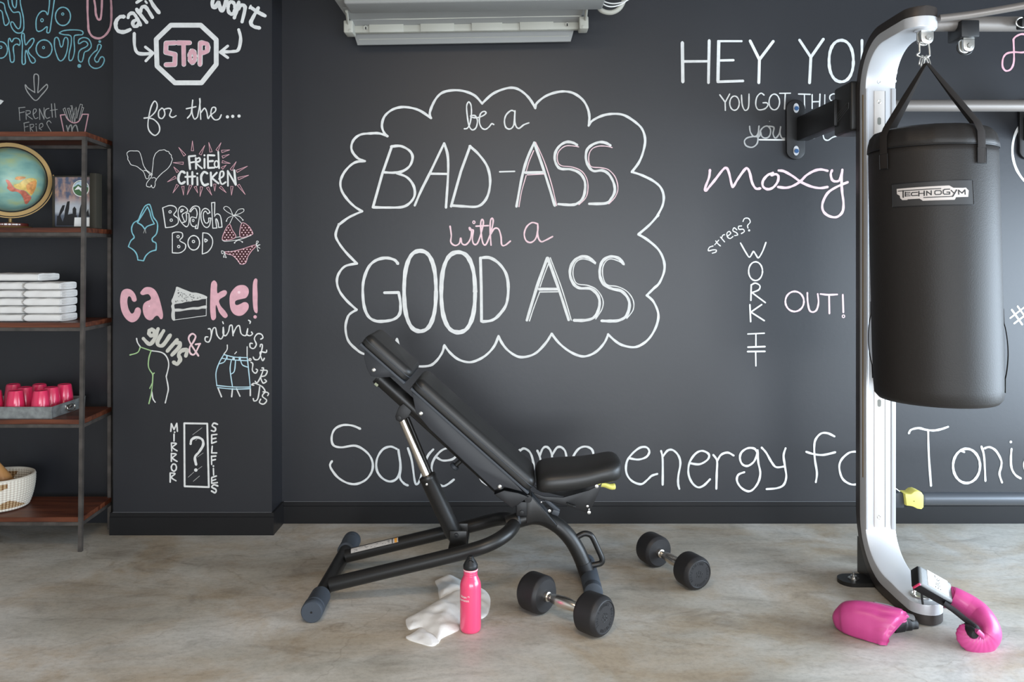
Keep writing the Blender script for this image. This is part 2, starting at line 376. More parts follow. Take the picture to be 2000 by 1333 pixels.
T.L(PK, 18, [(1065,700),(985,708),(1045,1000)],[(1345,695),(1440,695),(1380,1000)]); T.l(PK, 18, [(1065,700),(1100,770),(1160,820),(1220,835),(1290,800),(1345,695)])
T.L(GR, 11, [(1030,610),(1060,690)],[(1030,610),(1060,590),(1110,770)],[(1100,600),(1160,800)],[(1110,600),(1130,595),(1190,820)],[(1150,560),(1175,555),(1150,690)],[(1175,560),(1200,700),(1215,820)],[(1225,600),(1215,700)],
 [(1240,580),(1250,640),(1220,820)],[(1290,590),(1250,760)],[(1310,530),(1345,540),(1290,780)],[(1310,530),(1270,650)],[(1340,580),(1365,590),(1320,730)],[(1060,700),(1130,790)],[(1190,680),(1180,810)])
T.l(GR, 20, [(1085,880),(1115,990)],[(1110,950),(1140,880),(1165,880),(1178,990)],[(1175,950),(1210,885),(1245,880),(1275,990)])
c.done('chalk_drawing', 'chalk drawing of a pink box of fries', wall_back)

# -- pillar
Z3 = 3.173
c = Chalk(YP); A = Blk(c, 0, 0, Z3)
TT = Blk(c, 220, 0, 4.339)
TT.l(W_, 32, [(98,142),(62,145),(32,180),(28,225),(48,262),(95,272),(148,252)]); TT.l(W_, 29, [(132,150),(142,122),(170,112),(192,130),(212,165),(238,212)],[(198,170),(172,190),(180,222),(205,222),(225,200)])
TT.l(W_, 31, [(205,80),(235,122),(290,190)],[(235,105),(248,65),(275,58),(300,85),(338,148)],[(312,-20),(345,45),(394,108)]); TT.L(W_, 26, [(205,22),(250,-8)]); TT.l(W_, 16, [(278,10),(292,28)])
TT.l(W_, 34, [(855,-20),(845,40),(868,62),(898,20),(905,50),(930,92),(955,30),(975,-25)]); TT.e(W_, 29, 1008, 68, 30, 52)
TT.l(W_, 31, [(1070,20),(1052,90),(1032,152)],[(1062,80),(1090,45),(1115,50),(1122,80),(1098,185)],[(1235,68),(1190,150),(1172,195),(1195,225),(1245,238)],[(1178,68),(1235,105),(1292,135)]); TT.l(W_, 16, [(1172,48),(1160,72)])
A.l(W_, 20, [(833,208),(836,290),(862,332),(945,332)],[(1480,185),(1492,240),(1478,308),(1440,320),(1375,322)]); A.L(W_, 17, [(902,292),(950,330),(905,378)],[(1412,286),(1365,324),(1412,358)])
A.s([(1060,157),(1245,157),(1341,247),(1341,400),(1250,514),(1085,514),(974,410),(969,245)], 30, W_, False, True)
c.done('chalk_lettering', 'thick white chalk words with two arrows and an octagon outline', wall_pillar)
c = Chalk(YP); A = Blk(c, 0, 0, Z3)
for w2, mt in ((31, W_), (25, PK)):
    A.L(mt, w2, [(1085,266),(1030,268),(1028,325),(1086,338),(1084,400),(1030,402)],[(1100,266),(1176,266)],[(1138,266),(1140,400)],[(1242,266),(1240,400)]); A.l(mt, w2, [(1242,266),(1280,272),(1288,295),(1280,320),(1245,330)])
    A.e(mt, w2*0.95, 1193, 352, 16, 36)
c.done('chalk_lettering', 'pink block capitals inside the chalk octagon', wall_pillar)
c = Chalk(YP); A = Blk(c, 0, 0, Z3)
A.l(W_, 8, [(893,733),(930,725),(965,690),(975,650),(958,628),(935,670),(918,760),(925,810),(960,840),(988,815),(985,775),(955,742),(925,733)],[(1005,670),(985,690),(985,725),(1005,735),(1022,710),(1015,678),(1000,672)],
 [(1015,680),(1045,672),(1062,682),(1052,715),(1070,728),(1092,718)],[(1162,733),(1185,700),(1195,618),(1190,690),(1205,738),(1225,725)],[(1155,675),(1215,662)],[(1225,725),(1240,640),(1238,615),(1245,740)],[(1245,700),(1268,672),(1282,695),(1290,735),(1305,715),(1335,690),(1335,668),(1315,670),(1308,710),(1330,742),(1358,738),(1372,712)])
for x, y in ((1410,725),(1443,722),(1482,720)): A.d(W_, x, y, 10)
c.done('chalk_lettering', 'thin white cursive line ending in three dots', wall_pillar)
c = Chalk(YP); B = Blk(c, 210, 260, 5.126)
B.l(W_, 6.5, [(345,260),(328,205),(308,182),(270,180),(225,180),(200,195),(196,215),(205,240),(205,265),(218,285),(238,318),(290,333),(330,362),(362,390),(385,450),(400,458),(415,448),(418,425),(440,415)],
 [(345,260),(360,320),(388,368),(420,392),(442,412)],[(365,375),(395,382),(440,430)],
 [(445,410),(455,330),(462,260),(480,210),(500,190),(520,175),(545,172),(570,168),(592,182),(612,186),(622,205),(640,222),(640,240),(650,262),(642,290),(632,318),(600,360),(550,400),(515,435),(485,470)],
 [(450,410),(440,440),(420,465),(395,500),(392,530),(412,540),(432,540),(440,522),(448,545),(465,547),(478,520),(478,490),(490,465),(470,447),(445,452)])
c.done('chalk_drawing', 'white chalk outline of two crossed drumsticks', wall_pillar)
c = Chalk(YP); B = Blk(c, 210, 260, 5.126)
B.L(W_, 19, [(815,240),(828,362)],[(815,235),(880,228)],[(820,298),(868,290)],[(885,250),(888,358)],[(972,258),(972,350)],[(1005,222),(1008,350)],[(1005,222),(1072,225)],[(1005,285),(1058,280)],[(1008,350),(1072,347)],[(1110,190),(1118,352)],
 [(800,395),(805,515)],[(850,390),(850,515)],[(780,440),(880,435)],[(900,445),(902,520)],[(1035,395),(1040,530)],[(1095,398),(1045,450),(1112,505)],[(1205,380),(1207,528)],[(1205,380),(1285,520)],[(1270,372),(1285,520)])
B.l(W_, 17, [(885,262),(922,250),(925,280),(890,302),(948,355)],[(1118,460),(1160,430),(1160,388),(1132,392),(1125,460),(1145,512),(1185,492)]); B.e(W_, 14, 1092, 312, 20, 32)
B.l(W_, 23, [(775,400),(745,385),(718,420),(712,470),(738,508),(775,490)],[(1000,405),(970,390),(942,425),(942,480),(968,522),(1008,512)]); B.d(W_, 972, 224, 10); B.d(W_, 900, 407, 10)
for t, q in (((715,145),(775,225)),((852,80),(852,178)),((975,125),(930,215)),((1015,95),(1038,190)),((1138,98),(1098,175)),((1225,170),(1145,185)),((1220,215),(1152,242)),((1230,305),(1150,288)),((660,298),(760,303)),((665,340),(705,390)),((602,490),(683,443)),((1190,322),(1148,355)),((1290,288),(1240,370)),((1402,333),(1295,385)),((1415,423),(1310,458)),((657,600),(703,520)),((763,622),(757,535)),((800,617),(835,525)),((905,600),(880,537)),((928,635),(943,540)),((1045,622),(1003,545)),((1075,582),(1076,512)),((1190,597),(1130,540)),((1243,622),(1247,535)),((1380,615),(1312,520))):
    d = Vector((q[0]-t[0], q[1]-t[1])).normalized(); n = Vector((-d.y, d.x))*12
    B.s([t, (q[0]+n.x, q[1]+n.y), (q[0]-n.x, q[1]-n.y)], 5, PK, False, True)
c.done('chalk_lettering', 'thick white chalk capitals with a burst of pink rays', wall_pillar)
c = Chalk(YP); B = Blk(c, 210, 260, 5.126)
B.l(BL, 12, [(410,715),(375,735),(340,800),(310,870),(265,900),(243,950),(248,1000),(268,1045),(235,1080),(210,1138)],[(210,1138),(265,1175),(295,1220),(305,1272)],[(305,1272),(362,1280)],[(362,1280),(385,1230),(430,1190),(487,1172)],[(487,1172),(487,1105),(455,1085),(450,1055),(490,1010),(503,940),(495,890),(460,840),(440,760),(425,720),(410,715)],
 [(400,740),(350,820),(300,898)],[(300,898),(345,925),(375,965)],[(375,965),(400,935),(470,910)],[(470,910),(440,850),(425,790),(402,740)]); B.l(GR, 6, [(375,965),(362,1002)],[(378,965),(385,1002)])
c.done('chalk_drawing', 'blue chalk outline of a one-piece swimsuit', wall_pillar)
c = Chalk(YP); B = Blk(c, 210, 260, 5.126)
def bubble(bk, w1, w0, mt, strokes, ells=()):
    for w2, q in ((w1, mt), (w0, m_wall)):
        for st in strokes: bk.s(st, w2, q)
        for e in ells: bk.e(q, w2, *e)
B.l(W_, 10, [(582,948),(553,750)],[(553,750),(620,727),(675,738),(692,775),(665,820),(705,855),(705,905),(655,938),(582,948)],[(650,1200),(650,1003)],[(650,1003),(690,992),(745,1000),(752,1040),(725,1078),(780,1115),(775,1165),(725,1200),(650,1200)],[(950,1212),(955,1000)],[(955,1000),(1010,1010),(1050,1060),(1047,1130),(1005,1190),(950,1212)],[(975,1060),(1000,1075),(978,1092),(975,1060)])
U = Blk(c, 310, 390, 7.464)
U.l(W_, 14, [(350,335),(395,320),(408,270),(405,205),(440,205),(445,270),(440,350),(415,395),(380,385),(330,330),(295,260),(285,180),(305,120),(350,97),(400,120),(425,165),(390,190),(345,220),(360,280),(385,328)],[(325,185),(322,160),(340,145),(362,150),(345,170),(325,185)],
 [(450,175),(485,120),(530,95),(580,105),(600,150),(595,250),(580,350),(568,425)],[(568,425),(535,422)],[(535,422),(550,370)],[(550,370),(530,395),(490,385),(465,340),(465,280),(485,255),(550,270)],[(550,270),(562,200),(545,140),(520,125),(490,150),(470,180)],[(470,180),(450,175)],
 [(750,190),(725,150),(680,130),(640,155),(618,220),(625,310),(660,385),(705,408),(740,380),(755,320),(762,270)],[(762,270),(730,270)],[(730,270),(730,320),(705,345),(675,330),(655,270),(655,200),(680,170),(700,185),(715,208)],[(715,208),(750,190)])
U.L(W_, 14, [(772,48),(820,42),(815,220)],[(790,418),(772,48)],[(790,418),(850,415)],[(875,408),(925,402)]); U.l(W_, 14, [(815,245),(840,215),(870,212),(900,240),(915,310),(925,402)],[(850,415),(838,340),(835,285),(850,290),(868,340),(875,408)])
U.e(W_, 10, 505, 305, 13, 18)
for x, y in ((628,790),(640,873),(708,1038),(715,1138)): B.e(W_, 8, x, y, 12, 12)
B.e(W_, 11, 865, 1100, 58, 72); B.e(W_, 8, 862, 1087, 12, 12)
c.done('chalk_lettering', 'white bubble chalk letters beside the swimsuit drawings', wall_pillar)
c = Chalk(YP); B = Blk(c, 210, 260, 5.126)
m_maroon = mat('chalk_maroon', (0.075, 0.032, 0.036), 0.85, spec=0.1)
cups = ([(1222,915),(1180,970),(1150,1065),(1210,1072),(1285,1040),(1250,970)], [(1345,905),(1330,1040),(1440,1020),(1452,995),(1410,930)])
bott = [(1175,1190),(1240,1188),(1340,1165),(1490,1120),(1440,1185),(1405,1240),(1390,1290),(1365,1312),(1330,1310),(1300,1270),(1250,1225),(1195,1210)]
for pl in cups+(bott,): B.f(m_maroon, pl); B.s(pl, 7, PK, True, True)
def inside(p, pl):
    r = False; j = len(pl)-1
    for i in range(len(pl)):
        if (pl[i][1] > p[1]) != (pl[j][1] > p[1]) and p[0] < (pl[j][0]-pl[i][0])*(p[1]-pl[i][1])/(pl[j][1]-pl[i][1])+pl[i][0]: r = not r
        j = i
    return r
for iy in range(17):
    for ix in range(12):
        p = (1160+ix*34+(iy % 2)*17, 925+iy*24)
        if any(inside(p, [((x-p[0])*.82+p[0] if 0 else x, y) for x, y in pl]) for pl in cups+(bott,)): B.d(LP, p[0], p[1], 6.5)
B.l(W_, 6, [(1265,825),(1200,790),(1165,755),(1190,735),(1230,760),(1265,825),(1310,770),(1360,760),(1365,785),(1320,810),(1265,825)],[(1265,825),(1210,850),(1193,882)],[(1265,825),(1320,835),(1357,870)],[(1265,825),(1225,910)],[(1265,825),(1345,905)],[(1285,1045),(1330,1040)],[(1150,1070),(1180,1085),(1280,1075),(1350,1060),(1440,1025)],
 [(1270,1100),(1310,1075),(1355,1090)],[(1280,1078),(1350,1058)],[(1175,1190),(1145,1180),(1150,1210),(1175,1195),(1165,1240)],[(1175,1195),(1188,1245)],[(1490,1125),(1495,1085),(1512,1090),(1490,1125),(1530,1118),(1500,1135),(1510,1180)],[(1492,1128),(1528,1155)])
for x, y in ((1193,882),(1357,872),(1168,1242),(1188,1245),(1510,1180),(1275,1100),(1352,1092)): B.d(W_, x, y, 7)
c.done('chalk_drawing', 'pink dotted two-piece swimsuit drawn in chalk', wall_pillar)
Zc = 4.443
c = Chalk(YP); B = Blk(c, 210, 520, Zc)
V2 = Blk(c, 225, 535, 7.079); V3 = Blk(c, 400, 535, 8.533)
V2.blob(PK, [(298,350),(290,378),(262,388),(235,370),(220,330),(195,312),(175,335),(170,400),(185,480),(215,540),(240,550),(262,530),(280,485),(310,465),(345,480),(358,525),(340,590),(300,645),(240,672),(180,650),(125,590),(85,500),(70,390),(78,290),(105,232),(160,208),(225,225),(275,280)])
V2.blob(PK, [(348,270),(365,235),(405,195),(450,183),(510,195),(560,235),(600,310),(630,410),(658,530),(662,590),(650,625),(625,625),(605,595),(580,580),(550,595),(520,630),(480,645),(430,620),(395,560),(382,480),(395,420),(430,385),(485,360),(495,330),(470,290),(440,282),(380,295)])
V3.blob(PK, [(155,112),(190,135),(208,180),(205,260),(215,325),(260,300),(320,275),(360,285),(370,325),(340,370),(290,400),(250,430),(240,470),(270,540),(340,620),(382,690),(370,725),(335,738),(290,705),(240,640),(210,560),(190,520),(182,580),(188,680),(185,740),(150,775),(115,760),(98,690),(90,580),(92,400),(100,220),(115,145)])
V3.blob(PK, [(620,187),(680,200),(725,245),(735,310),(715,370),(680,405),(620,420),(540,440),(508,465),(510,510),(545,522),(600,500),(650,475),(700,480),(732,520),(728,580),(690,640),(630,690),(560,702),(490,675),(440,610),(418,520),(415,400),(435,320),(490,245),(550,200)])
V3.blob(PK, [(850,78),(878,105),(875,200),(882,350),(880,500),(882,620),(868,658),(835,640),(812,580),(800,450),(798,300),(802,180),(820,105)]); V3.d(PK, 840, 720, 29)
B.d(LP, 1142, 228, 12); B.d(LP, 363, 348, 7)
c.done('chalk_lettering', 'fat solid pink chalk letters split around the cake drawing', wall_pillar)
c = Chalk(YP); B = Blk(c, 210, 520, Zc)
m_frost = mat('chalk_frosting', (0.60, 0.60, 0.575), 0.9, spec=0.05)
V2 = Blk(c, 225, 535, 7.079)
V2.blob(m_frost, [(845,185),(870,183),(930,208),(1000,235),(1060,258),(1120,262),(1190,280),(1240,300),(1272,320),(1260,345),(1200,352),(1150,368),(1090,372),(1040,385),(980,390),(930,405),(880,412),(822,425),(822,470),(830,500),(825,560),(828,640),(800,645),(780,610),(778,550),(785,500),(775,450),(788,415),(778,375),(800,325),(820,270),(835,225)])
V2.blob(m_frost, [(822,488),(880,482),(940,488),(1000,475),(1080,462),(1150,460),(1210,445),(1262,440),(1262,480),(1200,482),(1150,495),(1080,495),(1010,502),(950,510),(890,522),(822,520)])
B.L(W_, 5, [(860,270),(857,430),(582,468)])
rnd = random.Random(3)
for i in range(70):
    x = 585+rnd.random()*260; y = 190+rnd.random()*135
    if y > 195+(x-600)*0.30+8 and y < 322-(x-600)*0.09: a = rnd.random()*3; B.l(m_wall, 4, [(x, y), (x+9*math.cos(a), y+9*math.sin(a))])
c.done('chalk_drawing', 'chalk slice of layer cake with white frosting', wall_pillar)
c = Chalk(YP); B = Blk(c, 210, 520, Zc)
m_cream = mat('chalk_cream', (0.60, 0.59, 0.53), 0.9, spec=0.05)
B.e(m_cream, 34, 385, 578, 24, 26); B.l(m_cream, 32, [(440,545),(415,620),(368,678),(312,630)],[(488,562),(442,640),(436,680),(480,688),(545,600)],[(605,640),(520,738)],[(598,668),(628,665),(625,700),(560,772)]); B.l(m_cream, 34, [(680,780),(690,730),(645,735),(618,770),(632,810),(605,850),(575,835)])
c.done('chalk_lettering', 'cream bubble letters tumbling down to the right', wall_pillar)
c = Chalk(YP); B = Blk(c, 210, 520, Zc)
B.l(LP, 15, [(790,780),(720,670),(706,620),(735,588),(765,610),(745,660),(715,705),(718,755),(755,765),(800,680)],[(765,680),(806,674)])
B.l(W_, 11, [(872,615),(850,618),(850,650),(880,658),(900,610),(895,550),(875,545)],[(898,620),(915,548),(938,538),(952,600),(985,633),(1008,590),(1005,530),(1003,585),(1025,605),(1050,570),(1062,520),(1080,515),(1085,540),(1090,605)],[(1090,590),(1120,530),(1145,520),(1160,585),(1195,605),(1212,580),(1218,540),(1210,590),(1235,605),(1258,590),(1250,572)],[(1000,484),(1006,500)],[(1225,470),(1240,482),(1236,498)],
 [(1330,635),(1350,620),(1335,592),(1300,590),(1275,630),(1292,680),(1270,715),(1240,705),(1238,672),(1258,672)],[(1325,700),(1330,680),(1345,695),(1318,800),(1280,812),(1265,790)],[(1382,730),(1375,750),(1325,748),(1345,820),(1362,800)],[(1245,835),(1262,850),(1258,905),(1285,930),(1303,905),(1290,895)],
 [(1340,885),(1355,890),(1330,960),(1300,1012),(1282,1000)],[(1330,905),(1385,908),(1370,950),(1332,965),(1350,1015),(1380,1000),(1365,985)],[(1270,1035),(1252,1030),(1280,1018),(1340,1045),(1368,1085),(1350,1092)],[(1322,1045),(1305,1150),(1275,1172),(1265,1150)],[(1390,1125),(1398,1105),(1370,1095),(1345,1130),(1382,1165),(1355,1198),(1320,1185),(1330,1155)])
B.e(W_, 9, 1238, 812, 9, 9)
c.done('chalk_lettering', 'curly white chalk words running across and down the pillar', wall_pillar)
c = Chalk(YP); B = Blk(c, 210, 520, Zc)
B.l(W_, 11, [(253,628),(262,665),(285,700)],[(380,735),(470,750),(515,790),(532,860),(510,960)],[(510,960),(528,1060),(518,1120),(502,1188)],[(385,1090),(395,1150),(415,1182)]); B.l(GN, 10, [(285,705),(262,750),(195,772)],[(285,703),(380,735)],[(380,735),(360,800),(358,880),(395,940)],[(395,940),(390,1030),(380,1110),(360,1195)],[(407,928),(390,942)],[(368,1062),(387,1020)])
c.done('chalk_drawing', 'green and white chalk outline of a torso and arm', wall_pillar)
c = Chalk(YP); B = Blk(c, 210, 520, Zc)
B.l(W_, 9, [(1040,685),(1038,725),(1010,765)],[(1212,700),(1212,785)],[(1120,745),(1105,762)]); B.l(W_, 12, [(960,1060),(990,1135)],[(1085,1065),(1078,1135)],[(1120,1065),(1150,1130)],[(1240,1065),(1240,1125)])
B.l(m_lblue, 9, [(1010,768),(1100,790),(1215,795)],[(990,800),(1100,815),(1222,822)],[(1010,768),(970,840),(942,930),(950,1040)],[(1213,790),(1225,900),(1240,1055)],[(950,1037),(1100,1050),(1242,1050)],[(955,1055),(1100,1068),(1242,1064)],[(1075,820),(1065,900),(1085,1045)],[(1112,820),(1102,910),(1075,937)],[(1030,805),(1010,835),(965,850)],[(1155,815),(1172,858),(1215,877)],[(1035,780),(1033,808)],[(1145,790),(1143,818)],[(1155,790),(1153,818)],[(1040,780),(1038,808)])
B.d(m_lblue, 1095, 804, 12); B.d(W_, 1095, 804, 7)
c.done('chalk_drawing', 'blue chalk denim skirt with white waist and legs', wall_pillar)
c = Chalk(YP); B = Blk(c, 210, 800, Zc)
B.L(W_, 13, [(550,190),(555,125),(578,175),(602,122),(607,190)],[(578,215),(578,275)],[(555,292),(558,362)],[(555,382),(555,452)],[(545,552),(545,632)]); B.d(W_, 583, 198, 8)
for dx, dy in ((0,0),(0,92),(-10,260)): B.l(W_, 12, [(555+dx,292+dy),(598+dx,298+dy),(565+dx,330+dy),(605+dx,360+dy)])
B.e(W_, 13, 577, 505, 22, 31)
B.l(W_, 14, [(955,130),(925,120),(910,143),(938,165),(930,190),(902,184)],[(958,665),(925,655),(907,675),(942,697),(935,724),(903,708)]); B.L(W_, 13, [(905,225),(905,295)],[(905,222),(950,217)],[(905,258),(942,250)],[(905,295),(946,280)],[(910,320),(905,378),(948,378)],[(903,405),(905,478)],[(903,408),(942,405)],[(905,443),(938,435)],[(920,512),(922,570)],[(905,595),(905,640)],[(905,592),(946,578)],[(905,620),(940,608)],[(905,642),(955,635)]); B.d(W_, 920, 492, 8)
c.done('chalk_lettering', 'two upright white chalk words either side of the mirror drawing', wall_pillar)
c = Chalk(YP); B = Blk(c, 210, 800, Zc)
B.s([(667,121),(866,124),(880,675),(670,668)], 16, W_, False, True); B.l(W_, 21, [(722,300),(732,262),(775,243),(822,262),(830,310),(795,370),(760,415),(770,480)]); B.d(W_, 767, 527, 15)
B.l(GR, 4, [(740,220),(820,160)],[(765,270),(782,255)],[(780,415),(832,378)],[(780,525),(820,495)],[(745,625),(800,578)],[(700,590),(750,545)])
c.done('chalk_drawing', 'white chalk mirror frame holding a question mark', wall_pillar)

# -- main wall: cloud
def join(*parts):
    r = []
    for bk, pts in parts: r += bk.q(pts)
    return r
c = Chalk(YW); E = Blk(c, 640, 160, 4.761); E2 = Blk(c, 960, 160, 4.761); G1 = Blk(c, 640, 420, 4.3); G2 = Blk(c, 960, 420, 4.3)
CL = [join((E, [(556,508),(520,465),(505,400),(530,320),(600,260),(690,235),(790,245),(870,275),(962,338)])),
 join((E, [(960,335),(950,290),(975,215),(1020,140),(1080,95),(1180,78),(1280,90),(1370,130),(1437,203)])),
 join((E2, [(-86,200),(0,120),(90,75),(180,55),(250,70),(320,120),(370,180),(407,246)])),
 join((E2, [(406,245),(420,200),(500,135),(600,98),(690,90),(770,110),(850,170),(895,250),(910,330),(903,408)])),
 join((E2, [(903,405),(940,360),(1030,315),(1130,298),(1230,310),(1330,370),(1400,440),(1428,540),(1410,650),(1370,750),(1303,840)])),
 join((E2, [(1305,838),(1400,870),(1500,920),(1570,980),(1600,1060),(1590,1150),(1540,1250)]), (G2, [(1400,0),(1330,80),(1232,165)])),
 join((G2, [(1235,165),(1310,210),(1400,290),(1445,380),(1450,470),(1410,570),(1360,620),(1302,677)])),
 join((G2, [(1303,675),(1360,730),(1400,830),(1385,930),(1330,1030),(1260,1090),(1190,1112),(1100,1095),(1040,1060),(978,1003)])),
 join((G2, [(980,1003),(950,1070),(890,1140),(820,1180),(750,1187),(660,1150),(570,1080),(504,998)])),
 join((G2, [(505,998),(460,1070),(380,1155),(300,1190),(220,1190),(140,1140),(90,1080),(58,1018)])),
 join((G1, [(1435,1018),(1400,1100),(1340,1170),(1270,1215),(1190,1238),(1100,1215),(1030,1160),(980,1095)])),
 join((G1, [(980,1097),(960,1160),(910,1230),(850,1268),(735,1268),(665,1220),(610,1130),(582,1042)])),
 join((G1, [(582,1045),(540,1130),(450,1180),(310,1170),(230,1120),(170,1050),(150,950),(165,870),(190,830),(245,796)])),
 join((G1, [(244,797),(160,720),(100,640),(78,560),(95,490),(150,430),(247,408)])),
 join((G1, [(247,410),(150,310),(85,220),(68,160),(95,80)]), (E, [(110,1325),(200,1260),(322,1204)])),
 join((E, [(322,1205),(250,1160),(180,1090),(130,1010),(120,930),(150,850),(210,780),(270,745),(347,738)])),
 join((E, [(346,738),(280,710),(230,650),(222,590),(250,530),(310,490),(400,480),(480,480),(558,506)]))]
for st in CL: c.stroke(st, 4.6, W_)
c.done('chalk_drawing', 'large scalloped white cloud outline framing the central words', wall_back)
c = Chalk(YW); E = Blk(c, 640, 160, 4.761); E2 = Blk(c, 960, 160, 4.761)
E.l(W_, 13, [(1270,437),(1300,430),(1325,380),(1337,290),(1332,215),(1310,188),(1292,230),(1300,330),(1315,410),(1345,447),(1380,425),(1392,360),(1370,315),(1328,318),(1350,332),(1400,332),(1450,312),(1473,288),(1452,275),(1420,300),(1410,370),(1430,425),(1465,442),(1500,420),(1525,390),(1545,398)])
E2.l(W_, 14, [(215,275),(180,268),(135,310),(120,370),(135,425),(175,438),(208,395),(218,270)],[(216,275),(216,370),(232,420),(258,432),(300,400),(347,382)])
c.done('chalk_lettering', 'small white cursive words at the top of the cloud', wall_back)
c = Chalk(YW); E = Blk(c, 640, 160, 4.761); E2 = Blk(c, 960, 160, 4.761)
E.L(W_, 24, [(597,600),(510,850),(422,1165)],[(1325,598),(1240,830),(1148,1158)],[(955,855),(1110,857)]); E.l(W_, 23, [(590,602),(680,598),(760,640),(790,700),(765,780),(700,830),(620,845),(525,842)],[(640,848),(740,890),(800,970),(808,1060),(760,1130),(690,1165),(560,1170),(420,1167)],[(810,1150),(870,1010),(950,850),(1083,572)],[(1083,572),(1115,680),(1120,850),(1100,1170)],[(1320,598),(1400,670),(1480,780),(1510,900),(1500,1020),(1460,1110),(1390,1160),(1260,1158),(1150,1150)])
E2.l(W_, 14, [(75,837),(215,833)])
E2.l(W_, 24, [(397,565),(330,720),(280,900),(232,1160)],[(397,565),(465,760),(530,960),(588,1152)],[(312,845),(490,843)],[(795,588),(760,568),(700,560),(640,590),(597,650),(588,720),(610,780),(650,810),(740,815),(820,850),(865,920),(870,1000),(850,1080),(800,1130),(740,1145),(622,1138)],[(1105,592),(1060,568),(1000,562),(930,590),(885,640),(878,720),(905,790),(950,830),(1030,825),(1090,860),(1135,940),(1145,1020),(1110,1090),(1060,1130),(908,1135)])
E2.l(LP, 9, [(392,640),(350,740),(324,832)],[(322,872),(280,1020),(255,1163)],[(410,562),(490,740),(560,960),(606,1152)],[(332,866),(488,858)],[(810,606),(770,598),(700,595),(650,620),(615,670),(615,740),(650,780),(750,793),(840,833),(888,910),(896,1000),(875,1080),(812,1143)],[(1122,612),(1070,600),(1000,598),(940,620),(908,670),(905,740),(930,790),(1020,800),(1090,820),(1152,890),(1175,990),(1150,1070),(1090,1135)])
c.done('chalk_lettering', 'large white slanted capitals, the last three edged in pink', wall_back)
c = Chalk(YW); G1 = Blk(c, 640, 420, 4.3); G2 = Blk(c, 960, 420, 4.3)
G1.l(LP, 13, [(1028,95),(1038,170),(1035,230),(1070,257),(1105,240),(1118,195),(1128,240),(1160,250),(1195,210),(1208,140),(1190,105),(1195,128),(1222,130),(1215,200),(1228,245),(1260,235),(1295,130),(1308,60),(1295,38),(1285,80),(1292,180),(1308,245),(1335,240),(1375,130),(1390,50),(1378,28),(1366,60),(1365,150),(1372,255)],[(1245,95),(1350,90)],[(1372,160),(1400,115),(1435,120),(1455,180),(1462,250),(1490,255),(1535,220)])
G1.e(LP, 9, 1228, 62, 9, 11); G2.l(LP, 13, [(385,75),(340,65),(295,100),(275,160),(290,215),(330,232),(370,200),(388,130),(388,75)],[(388,75),(390,180),(415,224),(450,215),(513,182)])
c.done('chalk_lettering', 'pink cursive words in the middle of the cloud', wall_back)
c = Chalk(YW); G1 = Blk(c, 640, 420, 4.3); G2 = Blk(c, 960, 420, 4.3)
G1.l(W_, 24, [(590,410),(560,378),(490,362),(410,380),(350,430),(310,520),(295,620),(305,760),(340,850),(400,890),(480,893),(560,875),(605,830),(612,750),(597,652)],[(597,652),(477,654)],[(1282,362),(1360,360),(1440,410),(1500,500),(1517,620),(1500,750),(1440,840),(1380,885),(1300,897)]); G1.L(W_, 24, [(1283,362),(1290,620),(1292,893)])
G1.e(W_, 33, 776, 640, 134, 338, 0.85); G1.e(W_, 34, 1096, 650, 142, 337, 0.85)
G2.l(W_, 24, [(468,362),(380,610),(297,885)],[(472,362),(560,610),(648,882)],[(400,624),(560,624)],[(868,402),(820,362),(760,350),(700,380),(665,440),(660,510),(690,580),(740,615),(830,620),(890,670),(908,740),(890,820),(850,868),(780,886),(692,886)],[(1108,412),(1068,365),(1000,350),(940,380),(912,440),(912,520),(945,585),(1010,620),(1090,640),(1145,700),(1158,770),(1130,850),(1070,886),(1000,892),(925,890)])
G2.l(m_white, 9, [(482,400),(440,510),(408,603)],[(402,655),(355,780),(318,892)],[(494,360),(590,620),(670,885)],[(402,648),(560,646)],[(872,412),(820,382),(760,370),(712,395),(687,450),(687,520),(720,578),(810,593),(885,630),(934,710),(928,790),(875,875)],[(1115,420),(1065,388),(1000,370),(957,395),(933,450),(938,530),(972,588),(1060,603),(1140,645),(1190,720),(1188,800),(1135,870)])
c.done('chalk_lettering', 'tall white capitals along the bottom of the cloud', wall_back)

# -- right of the cloud
c = Chalk(YW); Hh = Blk(c, 1300, 60, 4.762); R4 = Blk(c, 1620, 0, 3.921)
Hh.L(W_, 27, [(155,110),(160,478)],[(405,92),(398,484)],[(485,476),(718,468)],[(785,95),(872,270)],[(1000,100),(872,270),(866,484)],[(1245,88),(1350,247)],[(1466,80),(1350,247),(1338,485)],[(494,100),(486,470)]); Hh.L(W_, 23, [(165,287),(395,285)],[(488,98),(705,98)],[(492,278),(630,275)])
Hh.e(W_, 27, 1632, 283, 113, 193, 0.92); Hh.l(W_, 26, [(1825,90),(1825,300),(1840,420),(1900,478),(1975,430),(2010,300),(2020,85)]); R4.l(W_, 23, [(516,412),(508,562)]); R4.d(W_, 498, 622, 15)
c.done('chalk_lettering', 'big white capitals at the top right, partly behind the rack post', wall_back)
c = Chalk(YW); Hh = Blk(c, 1300, 60, 4.762)
Hh.L(W_, 12, [(503,597),(553,665)],[(595,590),(553,668),(555,742)],[(1060,583),(1160,582)],[(1112,585),(1105,730)],[(1235,590),(1345,593)],[(1290,592),(1292,728)],[(1362,595),(1362,725)],[(1435,590),(1430,725)],[(1368,662),(1430,660)],[(1480,597),(1478,720)])
Hh.l(W_, 12, [(705,600),(712,690),(738,742),(770,712),(775,590)],[(915,600),(885,582),(848,620),(838,690),(862,735),(920,728),(950,695),(940,672),(905,672)],[(1592,602),(1562,588),(1528,608),(1532,645),(1575,665),(1592,700),(1562,727),(1522,717)])
